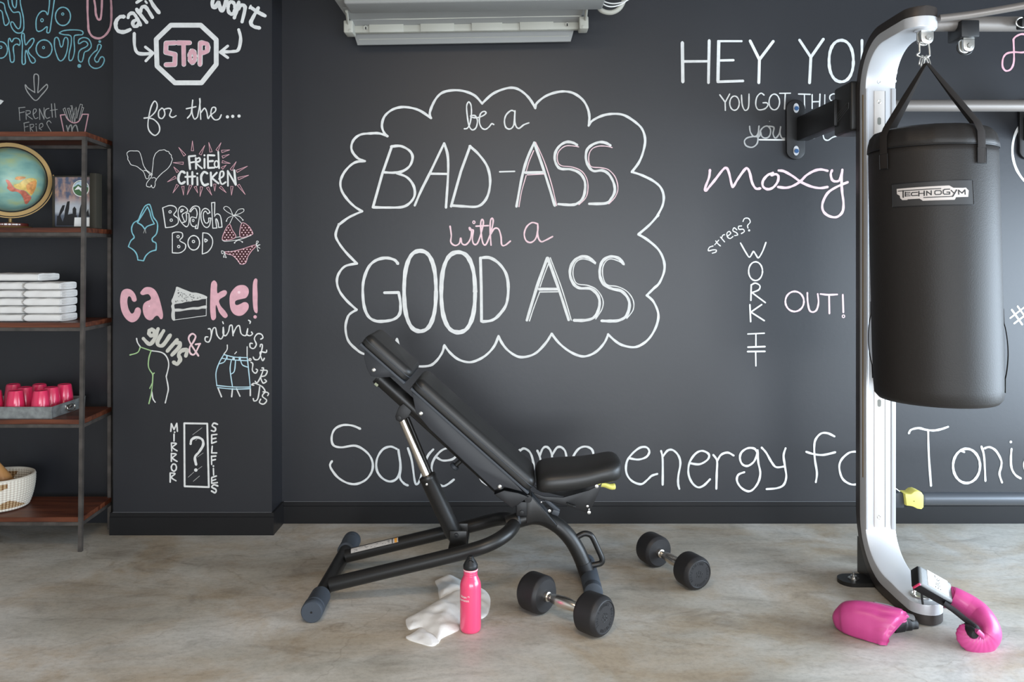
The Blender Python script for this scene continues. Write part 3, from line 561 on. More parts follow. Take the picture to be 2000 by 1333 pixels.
Hh.e(W_, 12, 640, 675, 44, 66); Hh.e(W_, 12, 1010, 664, 49, 73)
Hh.l(m_grey, 13, [(780,890),(788,945),(820,985),(855,965),(868,888)],[(866,890),(860,980),(850,1050),(805,1085),(750,1072),(732,1030),(758,998),(815,985),(870,985),(882,930),(915,895),(950,890),(975,925),(965,980),(930,1000),(895,985),(882,940)],[(950,890),(1005,900),(998,960),(1020,1000),(1055,960),(1070,890),(1062,950),(1080,998),(1105,1002)]); Hh.L(m_white, 12, [(870,1015),(1105,1017)])
Hh.l(W_, 12, [(1345,1003),(1378,1000),(1402,982)],[(1462,965),(1475,1008),(1510,1020),(1555,992),(1635,970)]); Hh.d(GR, 966, 845, 4)
c.done('chalk_lettering', 'small white words behind the black wall bracket', wall_back)
c = Chalk(YW); I = Blk(c, 1340, 310, 4.597)
I.l(LP, 22, [(214,102),(205,170),(172,260),(178,288),(215,245),(260,190),(330,100),(362,85),(385,130),(410,238),(425,248),(460,190),(520,105),(548,88),(570,125),(592,215),(625,268),(665,268)],[(780,128),(730,150),(690,200),(690,250),(730,275),(780,260),(820,210),(828,160),(805,140),(765,150)],
 [(830,107),(880,115),(960,160),(1030,210),(1120,250),(1200,265),(1270,255)],[(825,255),(900,262),(970,240),(1030,200),(1080,150),(1150,110),(1210,98),(1270,110)],[(1310,105),(1298,140),(1310,190),(1340,205),(1375,195),(1392,150),(1402,100)],[(1402,100),(1395,200),(1400,300),(1412,400),(1402,480),(1350,525),(1280,515),(1230,470),(1225,400),(1270,310),(1350,255),(1450,212)])
c.done('chalk_lettering', 'pink flowing chalk word below the wall bracket', wall_back)
c = Chalk(YW); I = Blk(c, 1340, 310, 4.597); J = Blk(c, 1400, 450, 4.597)
I.l(W_, 9.5, [(242,785),(208,798),(200,828),(240,820),(270,822),(265,840),(235,850)],[(265,740),(285,765),(308,785)],[(256,775),(292,733)],[(308,705),(345,748)],[(318,715),(328,690),(345,683)],[(368,700),(400,672),(385,655),(366,672),(372,705),(395,718),(420,700)],[(455,640),(430,622),(420,648),(450,665),(462,685),(435,692)],[(498,605),(470,610),(475,635),(510,635),(522,655),(495,674)],[(510,565),(525,538),(560,538),(575,570),(552,600),(555,625)]); I.e(W_, 7, 565, 645, 6, 6)
J.l(W_, 13, [(212,115),(260,200),(292,242),(318,205),(330,190),(350,220),(374,247),(410,190),(440,110)]); J.e(W_, 13, 347, 368, 62, 84)
J.L(W_, 14, [(308,490),(305,630)],[(315,560),(435,650)],[(296,668),(303,822)],[(402,668),(305,735),(425,812)],[(278,932),(425,925)],[(350,930),(350,1045)],[(278,1050),(432,1045)],[(275,1090),(432,1088)],[(348,1092),(350,1218)]); J.l(W_, 13, [(308,492),(345,475),(385,498),(375,535),(315,560)])
c.done('chalk_lettering', 'thin white words set upright between cloud and rack post', wall_back)
c = Chalk(YW); J = Blk(c, 1400, 450, 4.597)
J.e(LP, 16, 698, 640, 83, 90); J.l(LP, 16, [(812,562),(815,640),(830,715),(860,735),(895,715),(912,650),(905,572)],[(930,573),(1000,580),(1080,577)],[(1007,582),(1010,748)],[(1130,579),(1135,738)]); J.e(LP, 9, 1136, 773, 11, 12)
c.done('chalk_lettering', 'pink chalk capitals with an exclamation mark beside the rack post', wall_back)
c = Chalk(YW); K = Blk(c, 620, 820, 3.226); Lk = Blk(c, 1200, 820, 3.846); M5 = Blk(c, 1700, 820, 5.553)
K.l(W_, 13.5, [(270,58),(220,38),(160,35),(110,60),(90,110),(100,160),(150,175),(240,165),(310,205),(345,260),(345,320),(310,375),(250,405),(190,400),(130,365),(90,315),(80,285),(92,262)],[(500,185),(460,170),(410,190),(375,250),(375,320),(410,370),(460,390),(505,365),(522,290),(510,190)],[(510,190),(524,290),(520,365),(545,402),(570,415)],[(570,180),(595,260),(612,380),(625,407),(645,380),(690,240),(730,188)],
 [(752,238),(790,258),(850,250),(880,218),(870,185),(825,178),(775,200),(732,255),(720,310),(735,380),(785,418),(820,408),(860,378)],
 [(1150,190),(1110,180),(1070,210),(1080,265),(1135,300),(1165,350),(1140,400),(1085,415),(1045,395),(1025,368)],[(1270,203),(1300,182),(1338,205),(1358,260),(1360,320),(1330,400),(1270,405),(1235,330),(1240,240),(1275,190)],[(1385,195),(1400,230),(1410,290),(1405,400)],[(1402,225),(1420,182),(1445,172),(1470,200),(1480,260),(1480,400)],[(1478,225),(1510,176),(1545,180),(1568,230),(1575,400)],[(1625,290),(1690,285),(1735,235),(1730,190),(1690,170),(1645,185),(1610,240),(1605,320),(1640,400),(1700,405),(1750,370)])
Lk_s = [[(112,290),(180,300),(240,280),(262,240),(240,208),(190,212),(130,260),(92,320),(90,400),(130,460),(200,485),(250,450),(280,422),(322,408)],[(350,235),(362,300),(362,490)],[(365,275),(400,232),(440,230),(480,270),(495,330),(480,420),(478,480),(487,520)],[(570,328),(640,335),(700,300),(708,260),(660,235),(610,255),(565,320),(555,400),(580,470),(625,508),(670,495),(718,448)],[(742,265),(770,310),(768,400),(765,520)],[(770,315),(800,265),(850,248),(895,270)],
 [(1075,250),(1050,218),(1000,215),(955,245),(942,290),(960,335),(1000,348),(1045,318),(1070,265),(1075,230)],[(1075,240),(1080,320),(1095,400),(1080,470),(1040,525),(1000,538),(950,510),(920,460),(930,415),(975,395)],[(1105,210),(1140,250),(1180,320),(1215,357),(1275,352)],[(1285,215),(1270,270),(1280,350),(1290,430),(1270,490),(1220,515),(1142,522)],
 [(1652,126),(1600,102),(1550,105),(1510,150),(1500,210),(1505,300),(1520,400),(1512,470)],[(1440,242),(1500,260),(1570,265),(1658,245)],[(1810,240),(1760,250),(1705,300),(1688,360),(1710,440),(1760,480),(1810,487),(1860,460),(1890,380),(1870,280),(1810,240)],[(1960,250),(1975,360),(1970,480)],[(1975,350),(2010,270),(2050,250),(2080,270)]]
Lk.l(W_, 15.5, *Lk_s)
M5.l(W_, 23, [(415,148),(440,110),(520,92),(600,110),(680,118),(760,105),(840,78)],[(624,125),(632,400),(655,718)],[(972,335),(1015,352)],[(1202,292),(1230,400),(1245,665)],[(1235,312),(1290,298),(1360,340),(1415,440),(1415,510),(1397,590),(1425,682)],[(1528,318),(1520,430),(1530,530),(1570,600),(1628,638)],[(1850,440),(1780,400),(1700,420),(1665,480),(1690,580),(1760,620),(1840,580)],[(1850,400),(1870,700),(1800,860),(1700,820)])
M5.e(W_, 27, 1040, 502, 146, 186); M5.d(W_, 1520, 242, 14)
c.done('chalk_lettering', 'long white handwritten line just above the baseboard', wall_back)
c = Chalk(YW); Q = Blk(c, 1620, 540, 4.166); R4 = Blk(c, 1620, 0, 3.921); R5 = Blk(c, 1620, 220, 3.921)
Q.L(W_, 14, [(1482,272),(1568,393)],[(1529,244),(1620,370)],[(1470,340),(1600,240)],[(1502,384),(1640,280)])
R5.e(W_, 19, 1690, 290, 290, 320)
c.done('chalk_lettering', 'white chalk hash sign and curve at the right edge', wall_back)
c = Chalk(YW); R4 = Blk(c, 1620, 0, 3.921)
R4.l(LP if 0 else PK, 14, [(1408,300),(1412,400),(1410,480),(1388,530),(1350,543),(1325,510),(1328,450),(1355,412),(1410,400),(1490,400),(1545,360),(1540,290),(1480,262),(1430,278),(1408,302)])
c.done('chalk_lettering', 'pink looping chalk letter at the top right corner', wall_back)
# ================================================================ cable rack with C-shaped post
RX0, RX1 = 1.449, 1.575; RXC = (RX0+RX1)/2
rack = thing('gym_rack', 'silver and black C-shaped gym rack with a heavy bag hanging from its top arm', 'gym rack', (RXC, 3.41, 0))
def arc(cy, cz, ry, rz, a0, a1, n):
    return [(cy+ry*math.cos(math.radians(a0+(a1-a0)*i/n)), cz+rz*math.sin(math.radians(a0+(a1-a0)*i/n))) for i in range(n+1)]
# stations: (outer point, inner point) in the YZ plane, from the foot nose up and over to the arm nose
NF, NT = 2.945, 2.985; HW = (RX1-RX0)/2
outer = []; inner = []
fn = 8
for i in range(fn): q = i/fn; y = NF+HW*(1-math.cos(q*math.pi/2)); outer.append((y, 0.004)); inner.append((y, 0.078))
outer += [(3.10, .004), (3.18, .004)]; inner += [(3.08, .080), (3.13, .084)]
outer += arc(3.22, 0.29, .24, .286, -90, 0, 14); inner += arc(3.17, 0.235, .19, .15, -90, 0, 14)
outer += [(3.46, .9), (3.46, 1.98)]; inner += [(3.36, .9), (3.36, 1.98)]
outer += arc(3.235, 2.0, .225, .248, 4, 90, 14); inner += arc(3.20, 2.02, .16, .152, 0, 90, 14)
outer += [(3.12, 2.249)]; inner += [(3.12, 2.172)]
tn = [(NT+HW*(1-math.cos(q/fn*math.pi/2))) for q in range(fn-1, -1, -1)]
outer += [(y, 2.249) for y in tn]; inner += [(y, 2.172) for y in tn]
def hw(y, z):
    for nose in (NF, NT):
        if (z < .3) == (nose == NF) and y < nose+HW and (z < .3 or z > 2.0):
            t = (nose+HW-y)/HW; return max(0.004, HW*math.sqrt(max(0, 1-t*t)))
    return HW
def band(v0, v1, rin, rout, grow=0.0):
    R = []
    for (oy, oz), (iy, iz) in zip(outer, inner):
        h = hw(iy if iz > 2 or iz < .1 else 9, iz)+grow
        pts = []
        for x, v in ((-h, v0), (h, v0), (h, v1), (-h, v1)):
            pts.append((x, v))
        r = min(0.008, h*0.4); dv = r/0.1
        sec = []
        for (x, v, sx, sv) in ((-h, v0, 1, 1), (h, v0, -1, 1), (h, v1, -1, -1), (-h, v1, 1, -1)):
            a = (x+sx*r*(0 if sx*sv > 0 else 1), v+sv*dv*(1 if sx*sv > 0 else 0)); m_ = (x+sx*r*.29, v+sv*dv*.29); b2 = (x+sx*r*(1 if sx*sv > 0 else 0), v+sv*dv*(0 if sx*sv > 0 else 1))
            use = rin if v == v1 else rout
            sec += [a, m_, b2] if use else [(x, v)]*3
        R.append([Vector((RXC+x, oy+(iy-oy)*v, oz+(iz-oz)*v)) for x, v in sec])
    return R
MB().rings(band(0.0, 0.46, False, True)).build('post_back', m_brz, rack, label='dark bronze outer half of the post', sharp=35)
MB().rings(band(0.485, 1.0, True, False)).build('post_front', m_aluw, rack, label='silver inner half of the post', sharp=35)
MB().rings(band(0.455, 0.49, False, False, -0.003)).build('post_seam', m_blk2, rack)
# slotted strip set in the front face
b = MB(); ys = 3.3585; x0, x1 = X_(1707, 3.36), X_(1727.5, 3.36); z0, z1 = Z_(1030, 3.36), Z_(178, 3.36)
m_strip = mat('warm_silver_strip', (0.66, 0.62, 0.585), 0.45, 0.2)
strip = b.bb(x0, x1, ys-.002, ys+.001, z0, z1, .0008).build('slotted_strip', m_strip, rack, label='beige metal strip with a column of slots')
MB().bb(x1+.0005, x1+.0025, ys-.0008, ys+.001, z0, z1).build('groove', m_blk2, rack)
MB().bb(RX0+.001, RX0+.013, ys-.004, ys+.002, z0-.01, z1+.01, .003).build('edge_bead', m_alu, rack)
MB().bb(RX1-.020, RX1-.002, ys-.003, ys+.002, z0-.01, z1+.01, .002).build('edge_bead', m_aluw, rack)
xm = X_(1716.5, 3.36)
for i in range(16):
    py = 237+i*36.7
    if py > 800: break
    z = Z_(py, 3.36); s = MB()
    pr = [(xm+.0075*math.cos(a), z+.008*(1 if math.sin(a) >= 0 else -1)+.0075*math.sin(a)) for a in [2*math.pi*k/20 for k in range(20)]]
    s.ext(pr, ys-.0026, ys-.0019); s.build('slot', mat('slot_dark', (0.17, 0.17, 0.15), .6) if i == 0 else bpy.data.materials['slot_dark'], rack)
for py, m_ in ((160, m_alu), (199, m_steel), (1010, m_steel), (1050, m_alu)):
    z = Z_(py, 3.36); s = MB(); s.lathe([(.0085, 0), (.0085, .004), (.0065, .005), (.005, .0045), (.0045, .002), (.0001, .002)], (xm, ys+.0015, z), (0, -1, 0), 20).build('screw', m_, rack)
MB().bb(RX0-.0015, RX0+.001, 3.378, 3.386, .42, 2.0, .0005).build('side_bead', m_brass, rack)
MB().bb(RX0-.001, RX0+.001, 3.392, 3.396, .42, 1.9).build('side_bead', m_alu, rack)
MB().lathe([(.011, 0), (.011, .003), (.009, .004), (.0001, .004)], (RX0+.03, 3.03, .022), (-.35, -.94, 0), 18).build('foot_plug', m_blk2, rack)
MB().lathe([(.012, 0), (.011, .003), (.0001, .003)], (RXC-.02, 3.06, 2.248), (0, 0, 1), 18).build('arm_plug', m_blk2, rack)
# ring anchor on the foot nose
b = MB(); cen = Vector((RXC+.004, 3.03, .0795)); b.lathe([(.040, 0), (.040, .004), (.033, .005), (.031, .001), (.0001, .001)], cen, (0, 0, 1), 28)
b.build('anchor_cup', m_steel, rack)
b = MB(); b.tube(cr([cen+Vector((-.028, 0, .0)), cen+Vector((-.027, 0, .022)), cen+Vector((-.015, 0, .030)), cen+Vector((.015, 0, .030)), cen+Vector((.027, 0, .022)), cen+Vector((.028, 0, 0))], 5), .0045, 10)
b.build('anchor_loop', m_chr, rack)
# bolted floor plate behind-left
b = MB(); pl = []
xa, xb, ya, yb = X_(1634, 3.36), RX0+.02, 3.295, 3.40; cy = (ya+yb)/2; r = (yb-ya)/2
poly = [(xa+r+r*math.cos(t), cy+r*math.sin(t)) for t in [math.pi/2+math.pi*k/10 for k in range(11)]]+[(xb, ya), (xb, yb)]
b.rings([[Vector((x, y, 0.0)) for x, y in poly], [Vector((x, y, 0.016)) for x, y in poly]])
b.build('floor_bracket', m_blk, rack)
gp = [(3.25, 0), (3.30, .022), (3.36, .06), (3.40, .10), (3.43, .15), (3.462, .15), (3.462, 0)]
MB().rings([[Vector((x, y, z)) for y, z in gp] for x in (RX0+.010, RX0+.06)]).build('floor_gusset', m_blk, rack, smooth=False)
b = MB(); b.lathe([(.022, 0), (.022, .003), (.012, .004), (.012, .012), (.005, .012), (.005, .026), (.0001, .026)], (xa+r+.012, cy, .016), (0, 0, 1), 16).build('anchor_bolt', m_steel, rack, label='steel floor bolt')
# wall bracket, arm and sleeve
def wall_bracket(x, full=True):
    zc = Z_(253.5, 4.08); hh = .149; ww = .047; yw = YW-.003
    ol = [(x+ww*math.cos(t), zc+(hh-ww)*(1 if math.sin(t) >= 0 else -1)+ww*math.sin(t)) for t in [2*math.pi*k/32 for k in range(32)]]
    MB().ext(ol, yw-.018, yw, .004).build('wall_plate', m_blk2, rack)
    for s_ in (1, -1):
        z = zc+s_*.106
        el = [(x+.014*math.cos(t), z+.024*math.sin(t)) for t in [2*math.pi*k/24 for k in range(24)]]
        p = MB().ext(el, yw-.021, yw-.016).build('washer', m_aluw, rack, label='white oval washer')
        MB().lathe([(.0115, 0), (.0115, .006), (.0001, .006)], (x+.001, yw-.020, z-.002), (0, -1, 0), 6).build('bolt', m_bolt_blue, rack, label='blue bolt head')
wall_bracket(X_(1553.5, 4.08)); wall_bracket(X_(2008, 4.08))
b = MB(); b.bb(1.415, 1.475, 3.60, YW-.02, 1.906, 2.024, .006).build('wall_arm', m_blk2, rack)
b = MB(); b.bb(1.428, 1.53, 3.455, 3.635, 1.862, 2.075, .012, 3).build('sleeve', m_blk, rack)
# small outlined logo on the sleeve side (flat print)
lm = MB(); LX = 1.4274
lo = [(3.597, 1.943), (3.590, 1.922), (3.545, 1.938), (3.535, 1.942), (3.475, 1.962), (3.472, 1.985), (3.50, 1.985), (3.52, 1.976), (3.597, 1.958)]
lm.tube([(LX, y, z) for y, z in lo], .0013, 6, close=True)
lm.tube([(LX, 3.585, 1.937), (LX, 3.49, 1.968)], .0016, 6); lm.tube([(LX, 3.585, 1.948), (LX, 3.50, 1.975)], .0016, 6)
lm.build('printed_logo', mat('grey_print', (.06, .06, .06), .6), rack, label='grey outlined logo print')
# horizontal bars
zb = Z_(206.5, 3.56)
MB().tube([(1.50, 3.56, zb), (3.2, 3.56, zb)], .0255, 24).build('cross_bar', m_tube, rack)
MB().bb(X_(2008, 4.08)-.03, X_(2008, 4.08)+.03, 3.5, YW-.02, 1.906, 2.024, .006).build('wall_arm', m_blk2, rack)
zt = Z_(47, 3.07)
MB().tube([(1.56, 3.07, zt), (3.0, 3.07, zt)], .0275, 24).build('top_bar', m_tube, rack)
MB().tube(cr([P(1835, 36, 3.0), P(1900, 28, 2.98), P(2000, 11, 2.93), P(2120, -12, 2.86)], 6), .0135, 16).build('top_bar', m_tube, rack)
b = MB(); b.bb(X_(1884, 3.0), X_(1920, 3.0), 3.02, 3.12, Z_(69, 3.0), Z_(40, 3.03), .005); b.bb(X_(1858, 3.1), X_(1884, 3.1), 3.07, 3.11, Z_(76, 3.07), Z_(58, 3.07), .004)
b.build('bar_clamp', m_blk2, rack)
def swivel(cx, cy_, Y, s, bolt=True):
    b = MB(); ol = [(cx+.0235*s*math.cos(t), cy_+(.0235*s*math.sin(t) if math.sin(t) < 0 else .033*s*math.sin(t))) for t in [2*math.pi*k/24 for k in range(24)]]
    ol = [(cx-.0235*s, cy_+.030*s), (cx-.0235*s, cy_)]+[(cx+.0235*s*math.cos(t), cy_+.0235*s*math.sin(t)) for t in [math.pi+math.pi*k/12 for k in range(1, 12)]]+[(cx+.0235*s, cy_), (cx+.0235*s, cy_+.030*s)]
    b.ext(ol, Y-.006, Y+.006, .002); b.ext(ol, Y+.022, Y+.032, .002); b.bb(cx-.0235*s, cx+.0235*s, Y-.006, Y+.032, cy_+.024*s, cy_+.034*s, .002)
    o = b.build('swivel_clevis', m_steel, rack)
    MB().lathe([(.010, 0), (.010, .006), (.0085, .008), (.0001, .008)], (cx, Y-.005, cy_), (0, -1, 0), 6).build('swivel_bolt', m_steel, rack)
SX, SY = X_(1810, 3.02), 3.02
MB().lathe([(.036, 0), (.036, .004), (.030, .007), (.0001, .007)], (SX, 3.035, 2.172), (0, 0, -1), 28).build('swivel_flange', m_alu, rack)
swivel(SX, Z_(74, 3.02), 3.02, 1.0)
swivel(X_(1891, 3.04), Z_(90, 3.04), 3.04, .9)
b = MB(); cx, cz = X_(1886, 3.07), Z_(93, 3.07); b.tube([(cx+.028*math.cos(t), 3.075, cz+.024*math.sin(t)) for t in [2*math.pi*k/24 for k in range(24)]], .004, 8, close=True); b.build('swivel_ring', m_blk2, rack)
b = MB(); b.bb(X_(1993, 3.0), X_(2030, 3.0), 2.99, 3.03, Z_(55, 3.0), Z_(32, 3.0), .006)
b.build('bar_clamp', m_blk2, rack)
b = MB(); b.tube([Vector((X_(1998, 2.98)+.022*math.cos(t), 2.985, Z_(43, 2.98)+.018*math.sin(t))) for t in [math.pi*.5+math.pi*1.1*k/12 for k in range(13)]], .0028, 8); b.build('clamp_ring', m_steel, rack)
# lower bar with yellow latch
zl = Z_(974, 3.38); yl = 3.38
MB().tube([(X_(1797, yl), yl, zl), (3.2, yl, zl)], .0255, 24).build('lower_bar', mat('grey_steel_tube', (0.10, 0.11, 0.125), .35, .4), rack)
MB().lathe([(.024, 0), (.030, .003), (.030, .014), (.024, .017)], (X_(1794, yl), yl, zl), (1, 0, 0), 24).build('bar_collar', m_char, rack)
MB().bb(RX1-.005, X_(1762, yl), yl-.02, yl+.03, Z_(990, yl), Z_(961, yl), .004).build('latch_block', m_char, rack)
py = [(1759, 960), (1771, 960), (1777, 955), (1784, 954), (1791, 957), (1795, 963), (1795, 986), (1791, 990), (1783, 989), (1775, 985), (1771, 984), (1762, 983)]
MB().ext([(X_(x, yl), Z_(y, yl)) for x, y in py], yl-.040, yl+.02, .005).build('latch', m_yel, rack, label='yellow pull latch')
MB().lathe([(.002, 0), (.002, .001), (.0001, .001)], (X_(1776, yl), yl-.0405, Z_(974, yl)), (0, -1, 0), 10).build('latch_pin', m_blk2, rack)
MB().tube([P(1748, 954, 3.37), P(1757, 961, 3.37)], .0022, 6).build('latch_cable', m_steel, rack)
MB().tube([P(1757, 984, 3.40), P(1748, 992, 3.40)], .0022, 6).build('latch_cable', m_steel, rack)
# low stabiliser rails running off the foot
b = MB(); b.bb(RX1-.02, RX1+.19, 3.10, 3.128, .0, .022, .006); b.bb(RX1-.02, RX1+.17, 3.16, 3.185, .0, .022, .006)
b.build('stabiliser_rail', m_blk, rack)

# ================================================================ heavy bag
BX, BY = X_(1822, 3.03)+.004, 3.03; BR = .2175
bag = thing('punching_bag', 'tall black vinyl punching bag hanging from the silver gym rack', 'punching bag', (BX, BY, .80))
lean = Vector((.022, 0, 0))
def bp(ang, r, z):   # point on the slightly leaning bag
    k = (1.75-z)/.95; return Vector((BX-.010, BY, 0))+lean*k+Vector((r*math.sin(ang), -r*math.cos(ang), z))
prof = [(.06, .806), (.16, .801), (.200, .806), (.2130, .822), (BR-.002, .86), (BR, 1.0), (BR, 1.3), (BR-.001, 1.6), (BR-.002, 1.70), (BR-.003, 1.722), (BR-.008, 1.725)]
n = 96; R = []
for r, z in prof:
    row = []
    for k in range(n):
        a = 2*math.pi*k/n; w_ = 0
        if z < .97: w_ = .0016*math.sin(a*31)*max(0, math.sin((a-1.0)*1.0))*(.97-z)*7
        row.append(bp(a, r+w_, z))
    R.append(row)
# refine vertically
R2 = []
for i in range(len(R)-1):
    st = 6 if prof[i+1][1]-prof[i][1] > .09 else 1
    for k in range(st): R2.append([a.lerp(c, k/st) for a, c in zip(R[i], R[i+1])])
R2.append(R[-1])
MB().rings(R2).build('bag_body', m_bag, bag, sharp=60)
def lid_r(a, base, amp): return base+amp*(math.sin(a*13)+.6*math.sin(a*29+1))
rows = []
for r, z, amp in ((BR-.004, 1.720, 0), (BR+.002, 1.727, .0006), (BR-.001, 1.745, .0012), (BR-.008, 1.772, .0018), (BR-.022, 1.790, .0018), (BR-.05, 1.800, .001), (BR-.12, 1.805, 0), (.01, 1.806, 0)):
    rows.append([bp(2*math.pi*k/n, lid_r(2*math.pi*k/n, r, amp), z) for k in range(n)])
MB().rings(rows).build('bag_lid', m_bag, bag, label='gathered vinyl lid', sharp=60)
MB().tube([bp(2*math.pi*k/64, BR+.0005, 1.723) for k in range(64)], .0022, 8, close=True).build('bag_seam', m_blk2, bag)
RING = Vector((SX, 3.022, Z_(124, 3.02)))
def strap(ang, foot):
    b = MB(); hwid = .0175; tan = Vector((math.cos(ang), math.sin(ang), 0))
    pts = [RING+Vector((.006*math.sin(ang), -.006*math.cos(ang), 0)), bp(ang, BR*.28, 1.96)*1, bp(ang, BR-.012, 1.80), bp(ang, BR+.005, 1.765), bp(ang, BR+.0055, 1.725), bp(ang, BR+.0045, foot)]
    p0, p2 = pts[0], pts[2]; pts[1] = p0.lerp(p2, .5)
    rr = [(.009, .0012), (.0165, .0012), (hwid, .0012), (hwid, .0012), (hwid, .0012), (hwid, .0012)]
    q = [pts[0]]; 
    b.tube(pts, rr, 8, flat=tan)
    b.build('bag_strap', m_strap, bag)
    if foot < 1.69:
        s = MB(); z1_, z0_ = foot+.052, foot-.002
        s.tube([bp(ang+dx/BR, BR+.0065, z) for dx, z in ((-.0185, z0_), (.0185, z0_), (.0185, z1_), (-.0185, z1_))], .0012, 6, close=True)
        s.build('stitching', m_blk2, bag)
for a, f in ((-1.24, 1.650), (.29, 1.655), (1.75, 1.70), (-2.8, 1.70)): strap(a, f)
# handles at both sides
for sgn, (za, zbb) in ((-1, (1.11, .92)), (1, (1.095, .895))):
    a = sgn*math.pi/2-.46; pts = []
    for k in range(13):
        t = k/12; z = za+(zbb-za)*t; pts.append(bp(a, BR+.001+.0105*math.sin(math.pi*t)**.8, z))
    MB().tube([bp(a, BR, za+.05)]+pts+[bp(a, BR, zbb-.05)], [(.014, .0018)]*15, 8, flat=(math.cos(a), math.sin(a), 0)).build('bag_handle', m_strap, bag)
# logo patch, wrapped round the bag
def on_bag(u, v, d=0.0):   # u metres along the surface from the patch centre, v up
    return bp(-.478+u/BR, BR+.0012+d, Z_(378.5, 2.84)+v)
def patch(poly, d, dens=.006):
    xs_ = [p[0] for p in poly]; tri = None
    pts = []
    for i in range(len(poly)):
        a, c2 = Vector(poly[i]), Vector(poly[(i+1) % len(poly)]); k = max(1, int((c2-a).length/dens))
        for j in range(k): pts.append(a.lerp(c2, j/k))
    b = MB()
    from mathutils.geometry import delaunay_2d_cdt
    inn = []
    y0_, y1_ = min(p[1] for p in poly), max(p[1] for p in poly); x = min(xs_)+dens
    while x < max(xs_):
        for yy in (y0_+(y1_-y0_)*.25, y0_+(y1_-y0_)*.5, y0_+(y1_-y0_)*.75):
            if inside((x, yy), poly): inn.append(Vector((x, yy)))
        x += dens
    vs, es, fs, *_ = delaunay_2d_cdt(pts+inn, [], [list(range(len(pts)))], 1, 1e-6)
    b.add([on_bag(v.x, v.y, d) for v in vs], [tuple(f) for f in fs]); return b
K1 = .00180/11.765   # metres per magnified pixel of the logo look
def lg(x, y): return (BR*math.asin((x-960)*K1/BR), (450-y-.028*(x-960))*K1)
patch([lg(140, 215), lg(1770, 135), lg(1785, 690), lg(140, 745)], .0004).build('logo_patch', mat('patch_vinyl', (.020, .019, .019), .55), bag)
q = [lg(140, 215), lg(1770, 135), lg(1785, 690), lg(140, 745)]; bb = MB(); ring = []
for i in range(4):
    a, c2 = q[i], q[(i+1) % 4]
    for j in range(20): ring.append(on_bag(a[0]+(c2[0]-a[0])*j/20, a[1]+(c2[1]-a[1])*j/20, .001))
bb.tube(ring, .0012, 6, close=True); bb.build('patch_border', m_blk2, bag)
m_logo = mat('logo_silver', (.55, .50, .47), .6)
patch([lg(*p) for p in ((235, 325), (1300, 268), (1380, 320), (1570, 318), (1625, 310), (1680, 375), (1668, 515), (1430, 530), (1400, 588), (770, 612), (705, 562), (465, 572), (450, 588), (350, 588), (305, 545), (298, 485), (238, 445))], .0012).build('logo_shape', m_logo, bag, label='pale logo shape')
b = MB()
LET = [(24, [(373, 372), (371, 525)]), (22, [(418, 408), (415, 502)]), (17, [(415, 421), (515, 415)]), (15, [(415, 458), (505, 453)]), (17, [(415, 496), (515, 491)]),
 (20, [(665, 416), (565, 421), (542, 438), (540, 474), (560, 492), (665, 488)]), (24, [(695, 398), (692, 500)]), (24, [(802, 392), (800, 494)]), (17, [(695, 448), (802, 442)]),
 (22, [(850, 490), (852, 398), (940, 478), (942, 386)]), (20, [(1035, 386), (1118, 382), (1140, 402), (1139, 450), (1118, 470), (1033, 475), (1013, 456), (1013, 406), (1035, 386)]),
 (22, [(1305, 352), (1203, 358), (1180, 380), (1178, 442), (1200, 466), (1304, 462), (1304, 416), (1248, 419)]), (22, [(1335, 378), (1388, 440)]), (24, [(1440, 368), (1372, 498), (1352, 518)]), (22, [(1482, 464), (1480, 372), (1546, 436), (1604, 364), (1608, 460)])]
for w_, pl_ in LET:
    for (x0_, y0_), (x1_, y1_) in zip(pl_[:-1], pl_[1:]):
        d_ = Vector((x1_-x0_, y1_-y0_)); L_ = d_.length; d_.normalize(); n_ = Vector((-d_.y, d_.x))*w_/2; e_ = d_*w_*.42
        if L_ < 60: e_ = d_*w_*.2
        A = []; Bq = []
        for k in range(7):
            t = k/6; p_ = Vector((x0_, y0_))-e_+(Vector((x1_-x0_, y1_-y0_))+e_*2)*t
            A.append(on_bag(*lg(*(p_+n_)), .0022)); Bq.append(on_bag(*lg(*(p_-n_)), .0022))
        b.add(A+Bq, [(q_, q_+1, 8+q_, 7+q_) for q_ in range(6)])
for x0_, y0_, x1_, y1_, w_ in ((262, 380, 1140, 338, 9), (785, 540, 1350, 515, 9), (1350, 515, 1400, 440, 14)):
    N_ = 24; A = []; Bq = []
    for k in range(N_+1):
        x = x0_+(x1_-x0_)*k/N_; y = y0_+(y1_-y0_)*k/N_; A.append(on_bag(*lg(x, y-w_), .0022)); Bq.append(on_bag(*lg(x, y+w_), .0022))
    b.add(A+Bq, [(i, i+1, N_+2+i, N_+1+i) for i in range(N_)])
b.build('logo_lettering', m_blk2, bag, smooth=False, label='dark capital lettering')
